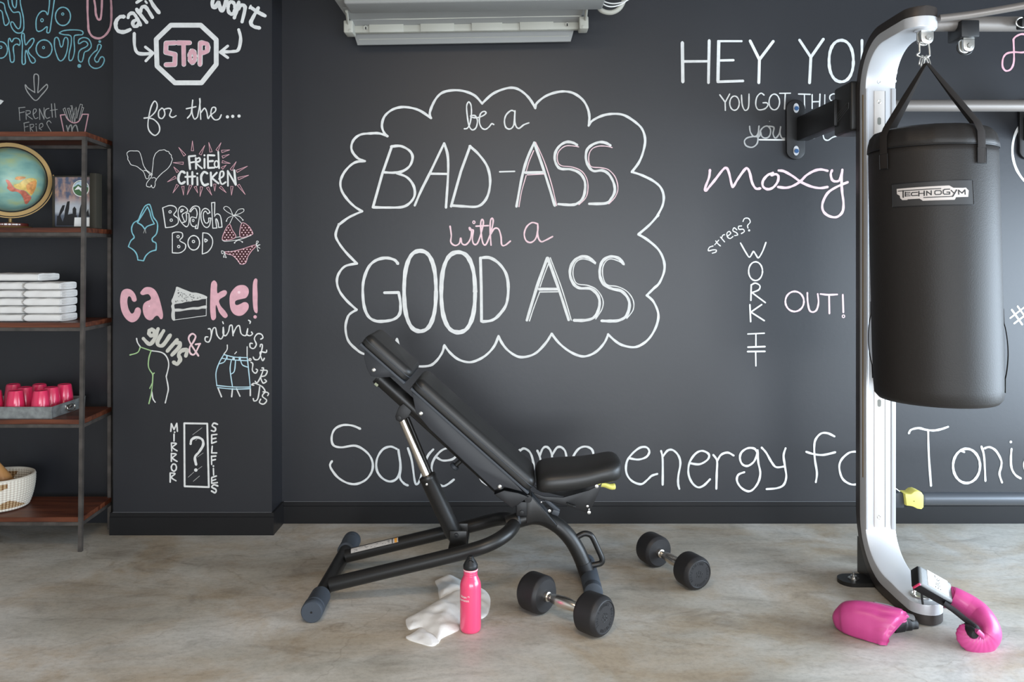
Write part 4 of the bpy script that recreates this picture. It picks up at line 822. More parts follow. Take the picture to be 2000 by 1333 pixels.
# carabiner + rings
cb = thing('carabiner', 'steel carabiner clipped to the swivel above the punching bag', 'carabiner', (SX, SY, Z_(108, 3.02)))
q = [P(x, y, 3.02)+Vector((0, .012, 0)) for x, y in ((1799, 84), (1799, 100), (1794, 105), (1797, 108), (1808, 111), (1817, 108), (1819, 103), (1817, 84), (1813, 79), (1803, 79))]
MB().tube(cr(q, 5, True), .0035, 10, close=True).build('carabiner_body', m_steel, cb)
for (ax, ay), (bx, by) in (((1805, 107), (1799, 126)), ((1809, 109), (1803, 130)), ((1813, 107), (1820, 127))):
    a, c2 = P(ax, ay, 3.02), P(bx, by, 3.02); mid = (a+c2)/2; d = (c2-a).normalized(); pr = Vector((-d.z, 0, d.x)); L_ = (c2-a).length/2
    MB().tube([mid+d*L_*math.cos(t)+pr*.006*math.sin(t)+Vector((0, .012+.004*math.sin(t), 0)) for t in [2*math.pi*k/20 for k in range(20)]], .0026, 8, close=True).build('link', m_steel, cb)

# ================================================================ adjustable bench
YC = 3.31
bench = thing('weight_bench', 'matte black adjustable weight bench with raised backrest and grey rubber feet', 'weight bench', (-.15, YC, 0))
# rear cross bar and feet
xa = -.728
MB().tube([(xa, 2.99, .040), (xa, 3.70, .040)], .029, 24).build('rear_crossbar', m_blk, bench)
def foot(y0, y1, s):
    b = MB(); b.lathe([(.0365, 0), (.0395, .004), (.0395, .030), (.0375, .033), (.0375, .036), (.0395, .039), (.0395, .046), (.0375, .049), (.0375, .145), (.030, .15)], (xa, y0, .0398), (0, s, 0), 32)
    f = b.build('rubber_foot', m_grub, bench, label='grey rubber foot')
    MB().lathe([(.004, 0), (.004, .0008), (.0001, .0008)], (xa, y0-s*.0003, .040), (0, -s, 0), 10).build('foot_pin', m_blk2, f)
foot(2.972, 3.13, 1); foot(3.735, 3.58, -1)
# side rails joining into the front tube
def rail(sg):
    y = lambda d: YC+sg*d
    pts = [(-.70, y(.150), .066), (-.50, y(.150), .114), (-.30, y(.150), .162), (-.16, y(.150), .197), (-.09, y(.142), .218), (-.04, y(.115), .236), (-.008, y(.07), .248), (.012, y(.0), .254)]
    return cr(pts, 6)
for s in (-1, 1): MB().tube(rail(s), .0275, 22).build('side_rail', m_blk, bench)
fr = cr([(-.02, YC, .252), (.03, YC, .268), (.085, YC, .280), (.135, YC, .272), (.190, YC, .240), (.232, YC, .197), (.262, YC, .150), (.283, YC, .105), (.300, YC, .062)], 6)
MB().tube(fr, .0310, 24).build('front_leg', m_blk, bench)
MB().lathe([(.0335, 0), (.0335, .006), (.031, .008)], P(1013, 1013, YC), (1, 0, .25), 24).build('weld_collar', m_char, bench)
MB().tube([(.288, YC, .095), (.306, YC, .045)], .0325, 24).build('leg_sleeve', m_blk2, bench)
b = MB(); b.lathe([(.030, 0), (.0365, .005), (.0365, .04), (.034, .043), (.034, .046), (.0365, .049), (.0365, .27), (.034, .273), (.034, .276), (.0365, .28), (.0365, .315), (.030, .32)], (.314, YC-.16, .0368), (0, 1, 0), 30)
b.build('front_foot', m_grub, bench, label='grey rubber roller at the front leg')
MB().tube(cr([P(1128, 1049, YC), P(1140, 1043, YC), P(1150, 1044, YC), P(1157, 1050, YC), P(1167, 1071, YC), P(1176, 1092, YC), P(1174, 1100, YC), P(1166, 1103, YC), P(1150, 1106, YC)], 5), .0115, 16).build('carry_handle', m_blk, bench)
# rating label on the far rail
rp = rail(1); lb = MB(); pts = [p for p in rp if -.665 < p.x < -.455]
def railpt(x, ang, off=.0008):
    for a, c2 in zip(rp[:-1], rp[1:]):
        if a.x <= x <= c2.x: t = (x-a.x)/(c2.x-a.x); p = a.lerp(c2, t); break
    return p+Vector((-.235, 0, .97))*((.0275+off)*math.sin(ang))+Vector((0, -1, 0))*((.0275+off)*math.cos(ang))
def rail_label(x0, x1, a0, a1, off):
    b = MB(); nx, na = 8, 5
    b.add([railpt(x0+(x1-x0)*i/nx, a0+(a1-a0)*j/na, off) for i in range(nx+1) for j in range(na+1)], [(i*(na+1)+j, i*(na+1)+j+1, (i+1)*(na+1)+j+1, (i+1)*(na+1)+j) for i in range(nx) for j in range(na)]); return b
lab = rail_label(-.672, -.474, .52, 1.35, .0006).build('rating_label', mat('label_grey', (.50, .48, .46), .5), bench, label='pale printed label strip')
rail_label(-.489, -.478, .54, 1.33, .0010).build('label_stripe', m_orange, lab, label='orange end stripe')
rail_label(-.500, -.496, .54, 1.33, .0010).build('label_stripe', m_char, lab)
dk = MB()
rr_ = random.Random(5)
for i in range(26):
    x = -.660+rr_.random()*.15; a = .6+rr_.random()*.55; w_ = .002+rr_.random()*.008
    t = rail_label(x, x+w_, a, a+.05, .0010); dk.add(t.v, t.f)
dk.build('label_print', m_char, lab)
# gas-strut style support
pa, pb_, pc = P(786, 818, YC), P(836, 934, YC), P(893, 1058, YC)
MB().tube([pa, pb_+(pb_-pa)*.05], .0180, 22).build('chrome_rod', m_chr, bench, label='chrome support rod')
MB().tube([pa+Vector((.018, .012, .0)), pb_+Vector((.014, .012, 0))], .0095, 14).build('guide_rod', m_blk, bench)
d = (pc-pb_).normalized(); Lc = (pc-pb_).length
MB().lathe([(.022, -.004), (.034, 0), (.0355, .006), (.0355, .014), (.034, .017), (.034, Lc-.03), (.026, Lc), (.012, Lc+.004)], pb_-d*.01, d, 26).build('support_tube', m_blk, bench)
for off in ((-.006, -.034),):
    MB().lathe([(.0048, 0), (.0048, .003), (.0001, .004)], P(835, 942, YC)+Vector((0, -.034, 0)), (0, -1, 0), 12).build('bolt_head', m_steel, bench)
# lower pivot bracket between the rails
b = MB(); b.bb(X_(880, YC), X_(913, YC), YC-.05, YC-.042, Z_(1060, YC), Z_(1030, YC), .003); b.bb(X_(880, YC), X_(913, YC), YC+.042, YC+.05, Z_(1060, YC), Z_(1030, YC), .003); b.bb(X_(878, YC), X_(914, YC), YC-.15, YC+.15, Z_(1068, YC), Z_(1058, YC), .003)
b.build('pivot_bracket', m_blk, bench)
MB().lathe([(.008, 0), (.008, .008), (.0001, .009)], P(893, 1037, YC)+Vector((0, -.052, 0)), (0, -1, 0), 12).build('pivot_bolt', m_blk2, bench)
# spine tube and lugs under the backrest
MB().tube([P(738, 735, YC), P(830, 818, YC), P(985, 960, YC)], .030, 22).build('spine_tube', m_blk, bench)
MB().lathe([(.030, 0), (.031, .002), (.031, .01), (.0001, .012)], P(742, 739, YC), (P(738, 735, YC)-P(830, 818, YC)), 22).build('spine_cap', m_blk2, bench)
t = P(737, 744, YC)+Vector((0, -.024, -.012))
MB().box(t, (.016, .004, .010), .001, Matrix.Rotation(math.radians(42), 3, 'Y')).build('spine_sticker', mat('sticker_olive', (.40, .42, .28), .6), bench, label='small pale green sticker')
lug = [(781, 793), (790, 786), (806, 800), (800, 812), (790, 818), (783, 822), (776, 818), (774, 811), (777, 803)]
for yy in (-.034, .026): MB().ext([(X_(x, YC), Z_(y, YC)) for x, y in lug], YC+yy, YC+yy+.008, .002).build('strut_lug', m_blk2, bench)
MB().lathe([(.009, 0), (.009, .075), (.0001, .076)], P(782, 814, YC)+Vector((0, .038, 0)), (0, -1, 0), 14).build('lug_pin', m_blk2, bench)
# pull pin
MB().tube([P(908, 893, YC), P(890, 910, YC)], .0095, 14).build('pull_pin', m_blk, bench)
MB().lathe([(.017, 0), (.019, .003), (.019, .012), (.016, .015)], P(890, 909, YC), (P(884, 916, YC)-P(890, 909, YC)), 20).build('pull_knob', m_char, bench)
# pads
def oriented_pad(u0, u1, thick, half, name, bev, yoff=0, narrow=0):
    """pad from near-underside pixel u0 to u1 (on plane YN), width along Y"""
    YN = YC-half; a = P(*u0, YN); c2 = P(*u1, YN); d = (c2-a); L_ = d.length; d.normalize(); nrm = Vector((-d.z, 0, d.x))
    if nrm.z < 0: nrm = -nrm
    bmx = bmesh.new(); bmesh.ops.create_cube(bmx, size=1)
    for v in bmx.verts: v.co = Vector((v.co.x*L_, v.co.y*2*half, v.co.z*thick))
    bmesh.ops.bevel(bmx, geom=[e for e in bmx.edges if abs(e.verts[0].co.z-e.verts[1].co.z) > thick*.5], offset=bev*1.6, segments=6, profile=.5, affect='EDGES')
    te = [e for e in bmx.edges if e.verts[0].co.z > thick*.49 and e.verts[1].co.z > thick*.49]
    bmesh.ops.bevel(bmx, geom=te, offset=bev, segments=6, profile=.5, affect='EDGES')
    be = [e for e in bmx.edges if e.verts[0].co.z < -thick*.49 and e.verts[1].co.z < -thick*.49]
    bmesh.ops.bevel(bmx, geom=be, offset=bev*.35, segments=3, profile=.5, affect='EDGES')
    cen = (a+c2)/2+nrm*thick/2; cen.y = YC
    M = Matrix(((d.x, 0, nrm.x, cen.x), (0, 1, 0, cen.y), (d.z, 0, nrm.z, cen.z), (0, 0, 0, 1)))
    b = MB(); b.bm(bmx, M); bmx.free(); return b, a, d, nrm, L_
def add_pad(u0, u1, half, name, label):
    b, a, d, nrm, L_ = oriented_pad(u0, u1, .050, half, name, .022)
    p = b.build(name, m_pad, bench, label=label, sharp=60)
    # piping seam round the pad
    s = MB(); cs = []
    h = half+.0008; r = .034
    loop = []
    for cx, cyy, a0 in ((L_-r, -h+r, -90), (L_-r, h-r, 0), (r, h-r, 90), (r, -h+r, 180)):
        for k in range(7):
            t = math.radians(a0+90*k/6); loop.append((cx+(r+.0003)*math.cos(t), cyy+r*math.sin(t)))
    s.tube([Vector((0, YC, 0))+Vector((a.x, 0, a.z))+d*x+Vector((0, y, 0))+nrm*.022 for x, y in loop], .0016, 6, close=True)
    s.build('piping', m_char, p)
    base, *_ = oriented_pad(u0, u1, .010, half-.004, name, .003)
    k = MB(); off = -nrm*.010; k.add([v+off for v in base.v], base.f); k.build('pad_board', m_char, bench)
add_pad((803, 757), (1034, 963), .142, 'backrest_pad', 'long black backrest pad')
add_pad((704, 670), (792, 748), .142, 'headrest_pad', 'short black headrest pad')
# shrouds
YS0, YS1 = YC-.118, YC+.118
def shroud(poly, name, y0=YS0, y1=YS1):
    # hollow look: two side cheeks and a floor between them
    b = MB(); pp = [(X_(x, y0), Z_(y, y0)) for x, y in poly]; b.ext(pp, y0, y1, .003); return b
m_shr = mat('shroud_grey_plastic', (.026, .028, .033), .45, spec=.4, bump=.08, bscale=500)
s1 = [(803, 766), (809, 800), (838, 838), (905, 899), (962, 949), (968, 956), (995, 956), (1018, 950), (1008, 944), (900, 849), (852, 806)]
shroud([(804, 765), (812, 806), (838, 838), (905, 901), (966, 958), (985, 952), (1008, 958), (1023, 962), (1000, 938), (900, 847), (852, 804)], 'x').build('backrest_shroud', m_shr, bench, label='dark grey side shroud of the backrest')
shroud([(712, 679), (711, 700), (717, 722), (724, 735), (742, 738), (766, 737), (786, 744), (760, 722)], 'x').build('headrest_shroud', m_shr, bench)
b = MB(); b.ext([(X_(x, YC), Z_(y, YC)) for x, y in [(966, 958), (1000, 985), (1012, 978), (1032, 963), (1012, 955), (985, 950)]], YC-.06, YC+.06, .004).build('hinge_bracket', m_blk2, bench)
for x, y in ((730, 723), (822, 808), (976, 951)):
    MB().lathe([(.0075, 0), (.0075, .002), (.0045, .003), (.0035, .0015), (.0001, .0015)], P(x, y, YS0)+Vector((0, -.0005, 0)), (0, -1, 0), 16).build('bolt_head', m_steel, bench)
# frame head
gus = [(1027, 968), (1028, 1018), (1046, 1014), (1066, 1016), (1086, 1026), (1088, 1020), (1040, 966)]
for yy in (-.036, .028): MB().ext([(X_(x, YC), Z_(y, YC)) for x, y in gus], YC+yy, YC+yy+.008, .002).build('gusset_plate', m_blk, bench)
MB().box(((X_(1062, YC)), YC, Z_(993, YC)), (.15, .075, .004), .001, Matrix.Rotation(math.radians(49), 3, 'Y')).build('gusset_flange', m_char, bench)
MB().lathe([(.0155, 0), (.0155, .10), (.0001, .101)], P(1031, 968, YC)+Vector((0, .05, 0)), (0, -1, 0), 18).build('hinge_barrel', m_blk2, bench)
MB().bb(X_(1008, YC), X_(1029, YC), YC-.04, YC+.04, Z_(1003, YC), Z_(975, YC), .004).build('hinge_block', m_blk2, bench)
MB().lathe([(.008, 0), (.008, .006), (.0001, .007)], P(1019, 995, YC)+Vector((0, -.04, 0)), (0, -1, 0), 12).build('pivot_bolt', m_blk2, bench)
sb = [(1040, 962), (1062, 970), (1100, 972), (1150, 958), (1176, 945), (1166, 970), (1150, 1004), (1140, 1000), (1105, 988), (1075, 980), (1050, 974)]
for yy in (-.062, .056): MB().ext([(X_(x, YC-.06), Z_(y, YC-.06)) for x, y in sb], YC+yy, YC+yy+.006, .002).build('seat_bracket', m_blk2, bench)
MB().box(P(1078, 987, YC-.05), (.075, .02, .016), .004, Matrix.Rotation(math.radians(42), 3, 'Y')).build('seat_strut', m_char, bench)
MB().box(P(1085, 1001, YC-.055), (.03, .02, .022), .005, Matrix.Rotation(math.radians(20), 3, 'Y')).build('strut_end', m_char, bench)
for x, y, r in ((1057, 980, .003), (1073, 997, .006), (1147, 988, .005), (1150, 1000, .007), (1150, 994, .003), (1165, 949, .007)):
    MB().lathe([(r, 0), (r, .004), (.0001, .005)], P(x, y, YC-.062)+Vector((0, -.008, 0)), (0, -1, 0), 12).build('bolt_head', m_steel, bench)
b = MB()
for i in range(9): pass
sp0, sp1 = P(1107, 984, YC-.07), P(1124, 990, YC-.07)
b.tube([sp0.lerp(sp1, i/60)+Vector((0, .004*math.cos(i*.9), .004*math.sin(i*.9))) for i in range(61)], .0014, 6); b.build('seat_spring', m_blk, bench)
MB().tube(cr([P(1168, 948, YC-.05), P(1180, 949, YC-.05), P(1190, 951, YC-.05), P(1198, 951, YC-.05)], 4), [(.006, .010)]*5+[(.0075, .013)]*4+[(.0085, .015)]*4, 14).build('seat_lever', m_yel, bench, label='yellow seat adjustment lever') if False else None
lp = cr([P(1168, 948, YC-.05), P(1180, 948, YC-.05), P(1192, 951, YC-.05), P(1202, 950, YC-.05)], 4)
MB().tube(lp, [(.006+.0065*min(1, i/(len(lp)*.7))**2 if i < len(lp)-1 else .007, .012) for i in range(len(lp))], 14).build('seat_lever', m_yel, bench, label='yellow seat adjustment lever')
# seat: lofted rounded saddle
Rr = []
for x, zt_, zb_, hy in ((.096, .450, .425, .080), (.099, .470, .412, .112), (.108, .485, .404, .130), (.125, .495, .400, .142), (.155, .501, .400, .147), (.20, .504, .404, .147), (.25, .507, .411, .143), (.30, .512, .420, .136), (.345, .520, .432, .128), (.385, .529, .436, .122), (.412, .530, .442, .110), (.430, .521, .454, .086), (.438, .505, .474, .045)):
    cz = (zt_+zb_)/2; hz = (zt_-zb_)/2; row = []
    for k in range(36):
        a = 2*math.pi*k/36; ca, sa = math.cos(a), math.sin(a); e = .62
        yv = hy*math.copysign(abs(ca)**e, ca); zv = hz*math.copysign(abs(sa)**(.80), sa)
        xv = x
        row.append(Vector((xv, YC+yv, cz+zv)))
    Rr.append(row)
Rr = [[r[k] for r in Rr] for k in range(36)]; Rr = [cr(r, 4) for r in Rr]; Rr = [[Rr[k][i] for k in range(36)] for i in range(len(Rr[0]))]
MB().rings(Rr).build('seat_pad', m_pad, bench, label='rounded black seat pad', sharp=80)

# ================================================================ dumbbells
def dumbbell(name_label, a, c2, r, L_, hr=.0165):
    """a, c2: centres of the two heads"""
    mid = (a+c2)/2; d = (c2-a).normalized()
    t = thing('dumbbell', name_label, 'dumbbell', (mid.x, mid.y, 0), 'black rubber dumbbells on the floor')
    for s, cen in ((-1, a), (1, c2)):
        ax = d*s; o = cen-ax*L_/2
        hd = MB().lathe([(.018, -.002), (.020, 0), (r*.60, .001), (r*.83, .001), (r*.845, .002), (r*.975, .011), (r*.995, .014), (r, .020), (r, L_-.021), (r*.99, L_-.015), (r*.975, L_-.012), (r*.845, L_-.001), (r*.83, L_), (r*.80, L_+.001), (r*.775, L_-.0015), (r*.30, L_-.0015), (.0001, L_-.0015)], o, ax, 56).build('weight_head', m_rub, t, sharp=24)
        # raised ring of small marks on the outer face
        b = MB(); u = ax.orthogonal().normalized(); w2 = ax.cross(u); fo = o+ax*(L_-.0015)
        rg = random.Random(11)
        for k in range(30):
            if k in (0, 1, 15, 16): continue
            an = 2*math.pi*k/30; er = u*math.cos(an)+w2*math.sin(an); et = ax.cross(er); p = fo+er*r*.63; hh = r*.075; ww = r*.028
            Mx = Matrix((er, et, ax)).transposed()
            b.box(p-et*ww, (hh*2, r*.018, .0016), 0, Mx); 
            if rg.random() < .6: b.box(p+er*hh*rg.choice((-.85, 0, .85)), (r*.018, ww*2, .0016), 0, Mx)
            if rg.random() < .6: b.box(p+et*ww, (hh*2, r*.018, .0016), 0, Mx)
        for k in range(5):
            an = 2*math.pi*k/5; er = u*math.cos(an)+w2*math.sin(an)
            b.tube([fo+er*r*.16+(u*math.cos(q)+w2*math.sin(q))*r*.075 for q in [2*math.pi*j/10 for j in range(10)]], .0010, 5, close=True)
        b.build('embossed_ring', m_blk2, hd, smooth=False)
        MB().tube([fo+(u*math.cos(q)+w2*math.sin(q))*r*.775 for q in [2*math.pi*j/40 for j in range(40)]], .0010, 5, close=True).build('rim_line', m_blk2, hd)
    Ls = (c2-a).length/2-L_/2
    pr = [(hr*.95, -Ls-.002), (hr*.95, -Ls+.012), (hr*.72, -Ls+.014), (hr*.72, -Ls+.026), (hr*.9, -Ls+.030), (hr*1.12, -Ls*.25), (hr*1.18, 0), (hr*1.12, Ls*.25), (hr*.9, Ls-.030), (hr*.72, Ls-.026), (hr*.72, Ls-.014), (hr*.95, Ls-.012), (hr*.95, Ls+.002)]
    MB().lathe(pr, mid, d, 24).build('grip', m_chr, t, label='chrome handle')
    return t
HR1 = .0705
def headpos(px, py, r): Y = F*(H-r)/(py-HY); return Vector(((px-1000)*Y/F, Y, r))
a1, c1 = headpos(1048, 1158, HR1), headpos(1160, 1199.5, HR1)
dumbbell('black rubber dumbbell lying in front of the bench leg, nearer the camera', a1, c1, HR1, .096, .0190)
HR2 = .0665
a2, c2_ = headpos(1276, 1073.5, HR2), headpos(1351.5, 1115, HR2)
dumbbell('black rubber dumbbell lying alone right of the bench, nearer the wall', a2, c2_, HR2, .096, .0180)

# ================================================================ bottle
BO = G(919, 1232); BO.y += .0
Bs = BO.y/F
bot = thing('water_bottle', 'pink metal water bottle with black screw cap standing on the floor', 'bottle', BO)
rb = 20.6*Bs; hb = lambda py: (1232-py)*Bs
prof = [(rb*.72, .0), (rb*.90, .002), (rb*.985, .008), (rb, .016), (rb, hb(1146)), (rb*.985, hb(1141)), (rb*.93, hb(1136)), (rb*.83, hb(1131)), (rb*.73, hb(1127)), (rb*.68, hb(1124))]
z = hb(1124)
for i in range(3): prof += [(rb*.665, z+.001), (rb*.635, z+.0035), (rb*.665, z+.006)]; z += .007
prof += [(rb*.65, hb(1112)), (rb*.65, hb(1110))]
MB().lathe([(r, h) for r, h in prof], BO, (0, 0, 1), 48).build('bottle_body', m_pb, bot, sharp=50)
MB().lathe([(rb*.66, 0), (rb*.69, .001), (rb*.69, .003), (rb*.66, .004)], BO+Vector((0, 0, hb(1114))), (0, 0, 1), 40).build('neck_rim', m_lpink, bot)
zc = hb(1111)
cap = MB().lathe([(rb*.66, 0), (rb*.69, .002), (rb*.69, .013), (rb*.66, .0155), (rb*.52, .026), (rb*.34, .036), (rb*.26, .043), (rb*.20, .045), (.0001, .045)], BO+Vector((0, 0, zc)), (0, 0, 1), 40).build('bottle_cap', m_blk2, bot, label='black cone-shaped cap')
MB().tube([BO+Vector((.0105*math.cos(t), -.0145-.004*math.sin(t), zc+.027+.012*math.sin(t))) for t in [2*math.pi*k/20 for k in range(20)]], .0022, 10, close=True).build('cap_loop', m_blk, cap)
def on_bottle(a0):
    def M(x, y, z): a = a0+x/rb; return BO+Vector((math.sin(a)*(rb+.0005+z), -math.cos(a)*(rb+.0005+z), y))
    return M
f1 = on_bottle(-.62)
text_mesh('klean', .0125, m_white, bot, 'bottle_lettering', lambda x, y, z: f1(x-.002, y+hb(1160), z*.2), label='white printed word')
text_mesh('kanteen', .0125, m_white, bot, 'bottle_lettering', lambda x, y, z: f1(x, y+hb(1166.5), z*.2), label='white printed word')
b = MB()
for k in range(3):
    b.tube([f1(.018+.0012*math.cos(t)*(k+1), hb(1159)+.0012*math.sin(t)*(k+1), .0002) for t in [math.pi*1.2*j/10-.4 for j in range(11)]], .0003, 4)
b.build('bottle_mark', m_white, bot)

# ================================================================ towel on the floor
def cloth(outline, h, seed, zbase=0.0, step=.010, folds=(0.8, 9, 0.006), edge=.028):
    from mathutils.geometry import delaunay_2d_cdt
    pg = [G(760+x/6.346, 1070+y/6.346).xy for x, y in outline]
    pg3 = cr([Vector((p.x, p.y, 0)) for p in pg], 3, True); pts = [p.xy for p in pg3]
    pl = [(p.x, p.y) for p in pts]; n0 = len(pts)
    x0_, x1_ = min(p[0] for p in pl), max(p[0] for p in pl); y0_, y1_ = min(p[1] for p in pl), max(p[1] for p in pl)
    inn = []; x = x0_
    def dist(p):
        d = 9
        for i in range(n0):
            a = Vector(pl[i]); c = Vector(pl[(i+1) % n0]); t = max(0, min(1, (p-a).dot(c-a)/max(1e-9, (c-a).length_squared))); d = min(d, (a+(c-a)*t-p).length)
        return d
    while x < x1_:
        y = y0_
        while y < y1_:
            if inside((x, y), pl):
                p = Vector((x, y)); dd = dist(p)
                if dd > step*.4: inn.append((p, dd))
            y += step
        x += step
    vs, es, fs, *_ = delaunay_2d_cdt(pts+[p for p, _ in inn], [], [list(range(n0))], 1, 1e-6)
    ang, fr_, amp = folds; V = []
    for v in vs:
        dd = dist(v); e = 1-math.exp(-(dd/edge)**1.3)
        s = v.x*math.cos(ang)+v.y*math.sin(ang); nn = noise.noise(Vector((v.x*7+seed, v.y*7, 0))); n3 = noise.noise(Vector((v.x*26+seed, v.y*26, 3)))
        z = zbase+.004+e*(h*(.75+.5*nn)+amp*math.sin(s*fr_*6.28+nn*4)*.5+n3*.0085)
        V.append(Vector((v.x, v.y, max(z, zbase+.003))))
    top = len(V); bot_ = [Vector((p.x, p.y, zbase+.0005)) for p in V[:0]]
    b = MB(); b.add(V, [tuple(f) for f in fs])
    from collections import Counter
    cnt = Counter()
    for f in fs:
        for i in range(3): cnt[tuple(sorted((f[i], f[(i+1) % 3])))] += 1
    edg = [e for e, k in cnt.items() if k == 1]; base = {}
    for e in edg:
        for i in e:
            if i not in base: base[i] = len(b.v); b.v.append(Vector((V[i].x, V[i].y, zbase)))
    for i, j in edg: b.f.append((i, j, base[j], base[i])); b.m.append(0)
    return b
tw = G(860, 1200)
towel = thing('towel', 'crumpled white towel lying on the floor behind the pink bottle', 'towel', (tw.x, tw.y, 0))
cloth([(205, 925), (235, 880), (330, 835), (440, 770), (600, 672), (720, 600), (860, 565), (960, 540), (1060, 500), (1150, 520), (1215, 570), (1252, 640), (1250, 740), (1215, 835), (1150, 885), (1080, 880), (1000, 850), (920, 870), (880, 940), (870, 1020), (800, 1060), (690, 1110), (640, 1140), (600, 1195), (540, 1095), (470, 1060), (400, 1000), (320, 1010), (240, 1018)], .032, 2.0).build('towel_body', m_towel, towel, sharp=70)
cloth([(580, 455), (575, 420), (650, 385), (730, 358), (800, 372), (880, 410), (950, 470), (960, 560), (880, 600), (760, 610), (660, 640), (625, 645), (608, 560), (605, 505)], .030, 5.0).build('towel_fold', m_towel, towel, sharp=70)
cloth([(208, 1118), (260, 1095), (330, 1050), (400, 1005), (480, 1050), (560, 1090), (640, 1120), (600, 1190), (560, 1220), (500, 1226), (400, 1200), (300, 1170), (235, 1145)], .012, 9.0, edge=.018).build('towel_corner', m_towel, towel, sharp=70)

# ================================================================ boxing gloves
def glove_loft(cs, name, m, parent, label=None, crease=0.0, cf=16, n=40, sub=5, ctr=None):
    """cs: (centre, radius_a, radius_b); sweeps ellipses along the curve"""
    C_ = cr([c[0] for c in cs], sub); A_ = cr([Vector((c[1], c[2], 0)) for c in cs], sub)
    b = MB(); m_ = len(C_); R = []; up = Vector((0, -1, 0.2))
    u = None
    for i in range(m_):
        t = (C_[min(i+1, m_-1)]-C_[max(i-1, 0)]).normalized()
        if u is None: u = (up-t*t.dot(up)).normalized()
        u = (u-t*t.dot(u)).normalized(); w2 = t.cross(u); row = []
        for k in range(n):
            a = 2*math.pi*k/n; s = i/(m_-1)
            cz = 1+crease*math.sin(s*cf*6.28+.5*math.sin(a*2))*max(0, s-.45)*1.6+.012*noise.noise(Vector((s*9, math.cos(a)*2, math.sin(a)*2)))
            row.append(C_[i]+(u*A_[i].x*math.cos(a)+w2*A_[i].y*math.sin(a))*cz)
        R.append(row)
    b.rings(R); return b.build(name, m, parent, label=label, sharp=75)
g2 = thing('boxing_glove', 'pink boxing glove with silver cuff leaning on the foot of the rack', 'boxing glove', (X_(1900, 2.85), 2.85, 0), 'pink boxing gloves on the floor')
YG = 2.90
def pg(x, y, Y=YG): return P(1770+x/7.405, 1100+y/7.405, Y)
# body: thick sausage curling into the fist (radii in metres)
k = YG/F/7.405
body = [(pg(600, 445, 2.90), .028, .024), (pg(640, 465, 2.90), .038, .031), (pg(745, 520, 2.89), .044, .035), (pg(900, 625, 2.875), .048, .040), (pg(1050, 745, 2.85), .050, .041), (pg(1165, 880, 2.815), .051, .037), (pg(1228, 1015, 2.785), .046, .030), (pg(1190, 1135, 2.772), .042, .023), (pg(1075, 1195, 2.765), .036, .0175), (pg(965, 1165, 2.765), .034, .0170), (pg(878, 1090, 2.77), .032, .0165), (pg(872, 1010, 2.775), .029, .0145), (pg(910, 960, 2.78), .022, .010), (pg(930, 945, 2.78), .006, .003)]
glove_loft(body, 'glove_body', m_glove, g2, crease=.055, cf=30, n=48, sub=22)
MB().lathe([(.0001, -.030), (.012, -.029), (.0175, -.022), (.020, 0), (.016, .026), (.0001, .030)], pg(1010, 1052, 2.738)+Vector((0, .034, 0)), (0, 1, 0), 20).build('glove_inside', m_blk2, g2)
m_mesh = mat('black_mesh_palm', (.016, .016, .018), .7, bump=.4, bscale=900)
MB().tube(cr([pg(545, 585, 2.862), pg(700, 695, 2.842), pg(860, 825, 2.81), pg(985, 920, 2.775), pg(1040, 962, 2.755)], 5), [(.012, .0095)]*18+[(.009, .007)]*2+[(.003, .002)], 12, flat=(0, -1, 0)).build('glove_palm', m_mesh, g2, label='black mesh palm strip')
MB().tube([pg(990, 970, 2.755), pg(1045, 1000, 2.735), pg(1090, 1045, 2.735), pg(1112, 1092, 2.745)], [.005, .009, .009, .004], 14).build('glove_thumb', m_glove, g2)
# cuff: bevelled box, silver top, black side
ca, cb_ = pg(130, 200, 2.90), pg(610, 470, 2.90); d = (cb_-ca); L_ = d.length; d.normalize(); nr = Vector((-d.z, 0, d.x)); nr = nr if nr.z > 0 else -nr
m_cuff = mat('silver_grey_leather', (.22, .23, .235), .42, spec=.5, bump=.2, bscale=200)
tilt = Matrix.Rotation(math.radians(40), 3, d)
yv = tilt @ Vector((0, 1, 0)); nv = tilt @ nr
Mx = Matrix((d, yv, nv)).transposed()
cc = (ca+cb_)/2
cuff = MB().box(cc, (L_, .078, .046), .010, Mx, 4).build('glove_cuff', m_cuff, g2, label='silver wrist cuff')
MB().box(cc-yv*.0375-nv*.002, (L_*.98, .008, .036), .003, Mx).build('cuff_side', m_blk2, cuff, label='black cuff side')
MB().box(cc-d*L_*.49, (.010, .070, .038), .004, Mx).build('cuff_lining', m_blk2, cuff)
MB().box(cc-d*L_*.47-yv*.034, (.010, .014, .036), .004, Mx).build('cuff_trim', m_pb, cuff, label='bright pink trim')
MB().box(cb_-yv*.034-nv*.012, (.018, .014, .024), .005, Mx).build('cuff_trim', m_glove, cuff, label='pink tab')
lp_ = MB().box(cc+nv*.0236+yv*.004+d*.006, (L_*.62, .062, .0012), .0004, Mx).build('cuff_label', m_paper, cuff, label='white label with black lettering')
M_ = lambda x, y, z: cc+nv*(.0246+z)+yv*(.004+x)+d*(.008-y)
def arch(x, y, z):
    t = x/.028; yy = y*(1+.9*t*t); return cc+nv*.0247+yv*(.004-x)+d*(.006+yy)
text_mesh('EVERLAST', .0125, m_blk2, cuff, 'cuff_lettering', lambda x, y, z: cc+nv*.0247+yv*(.004+x*1.0)+d*(.006-y*(1.9+1.6*(x/.03)**2)), sx=.92, label='black arched lettering')
MB().tube([pg(225, 440, 2.93), pg(230, 530, 2.93), pg(240, 600, 2.93)], .004, 8).build('glove_lace', m_blk2, g2)

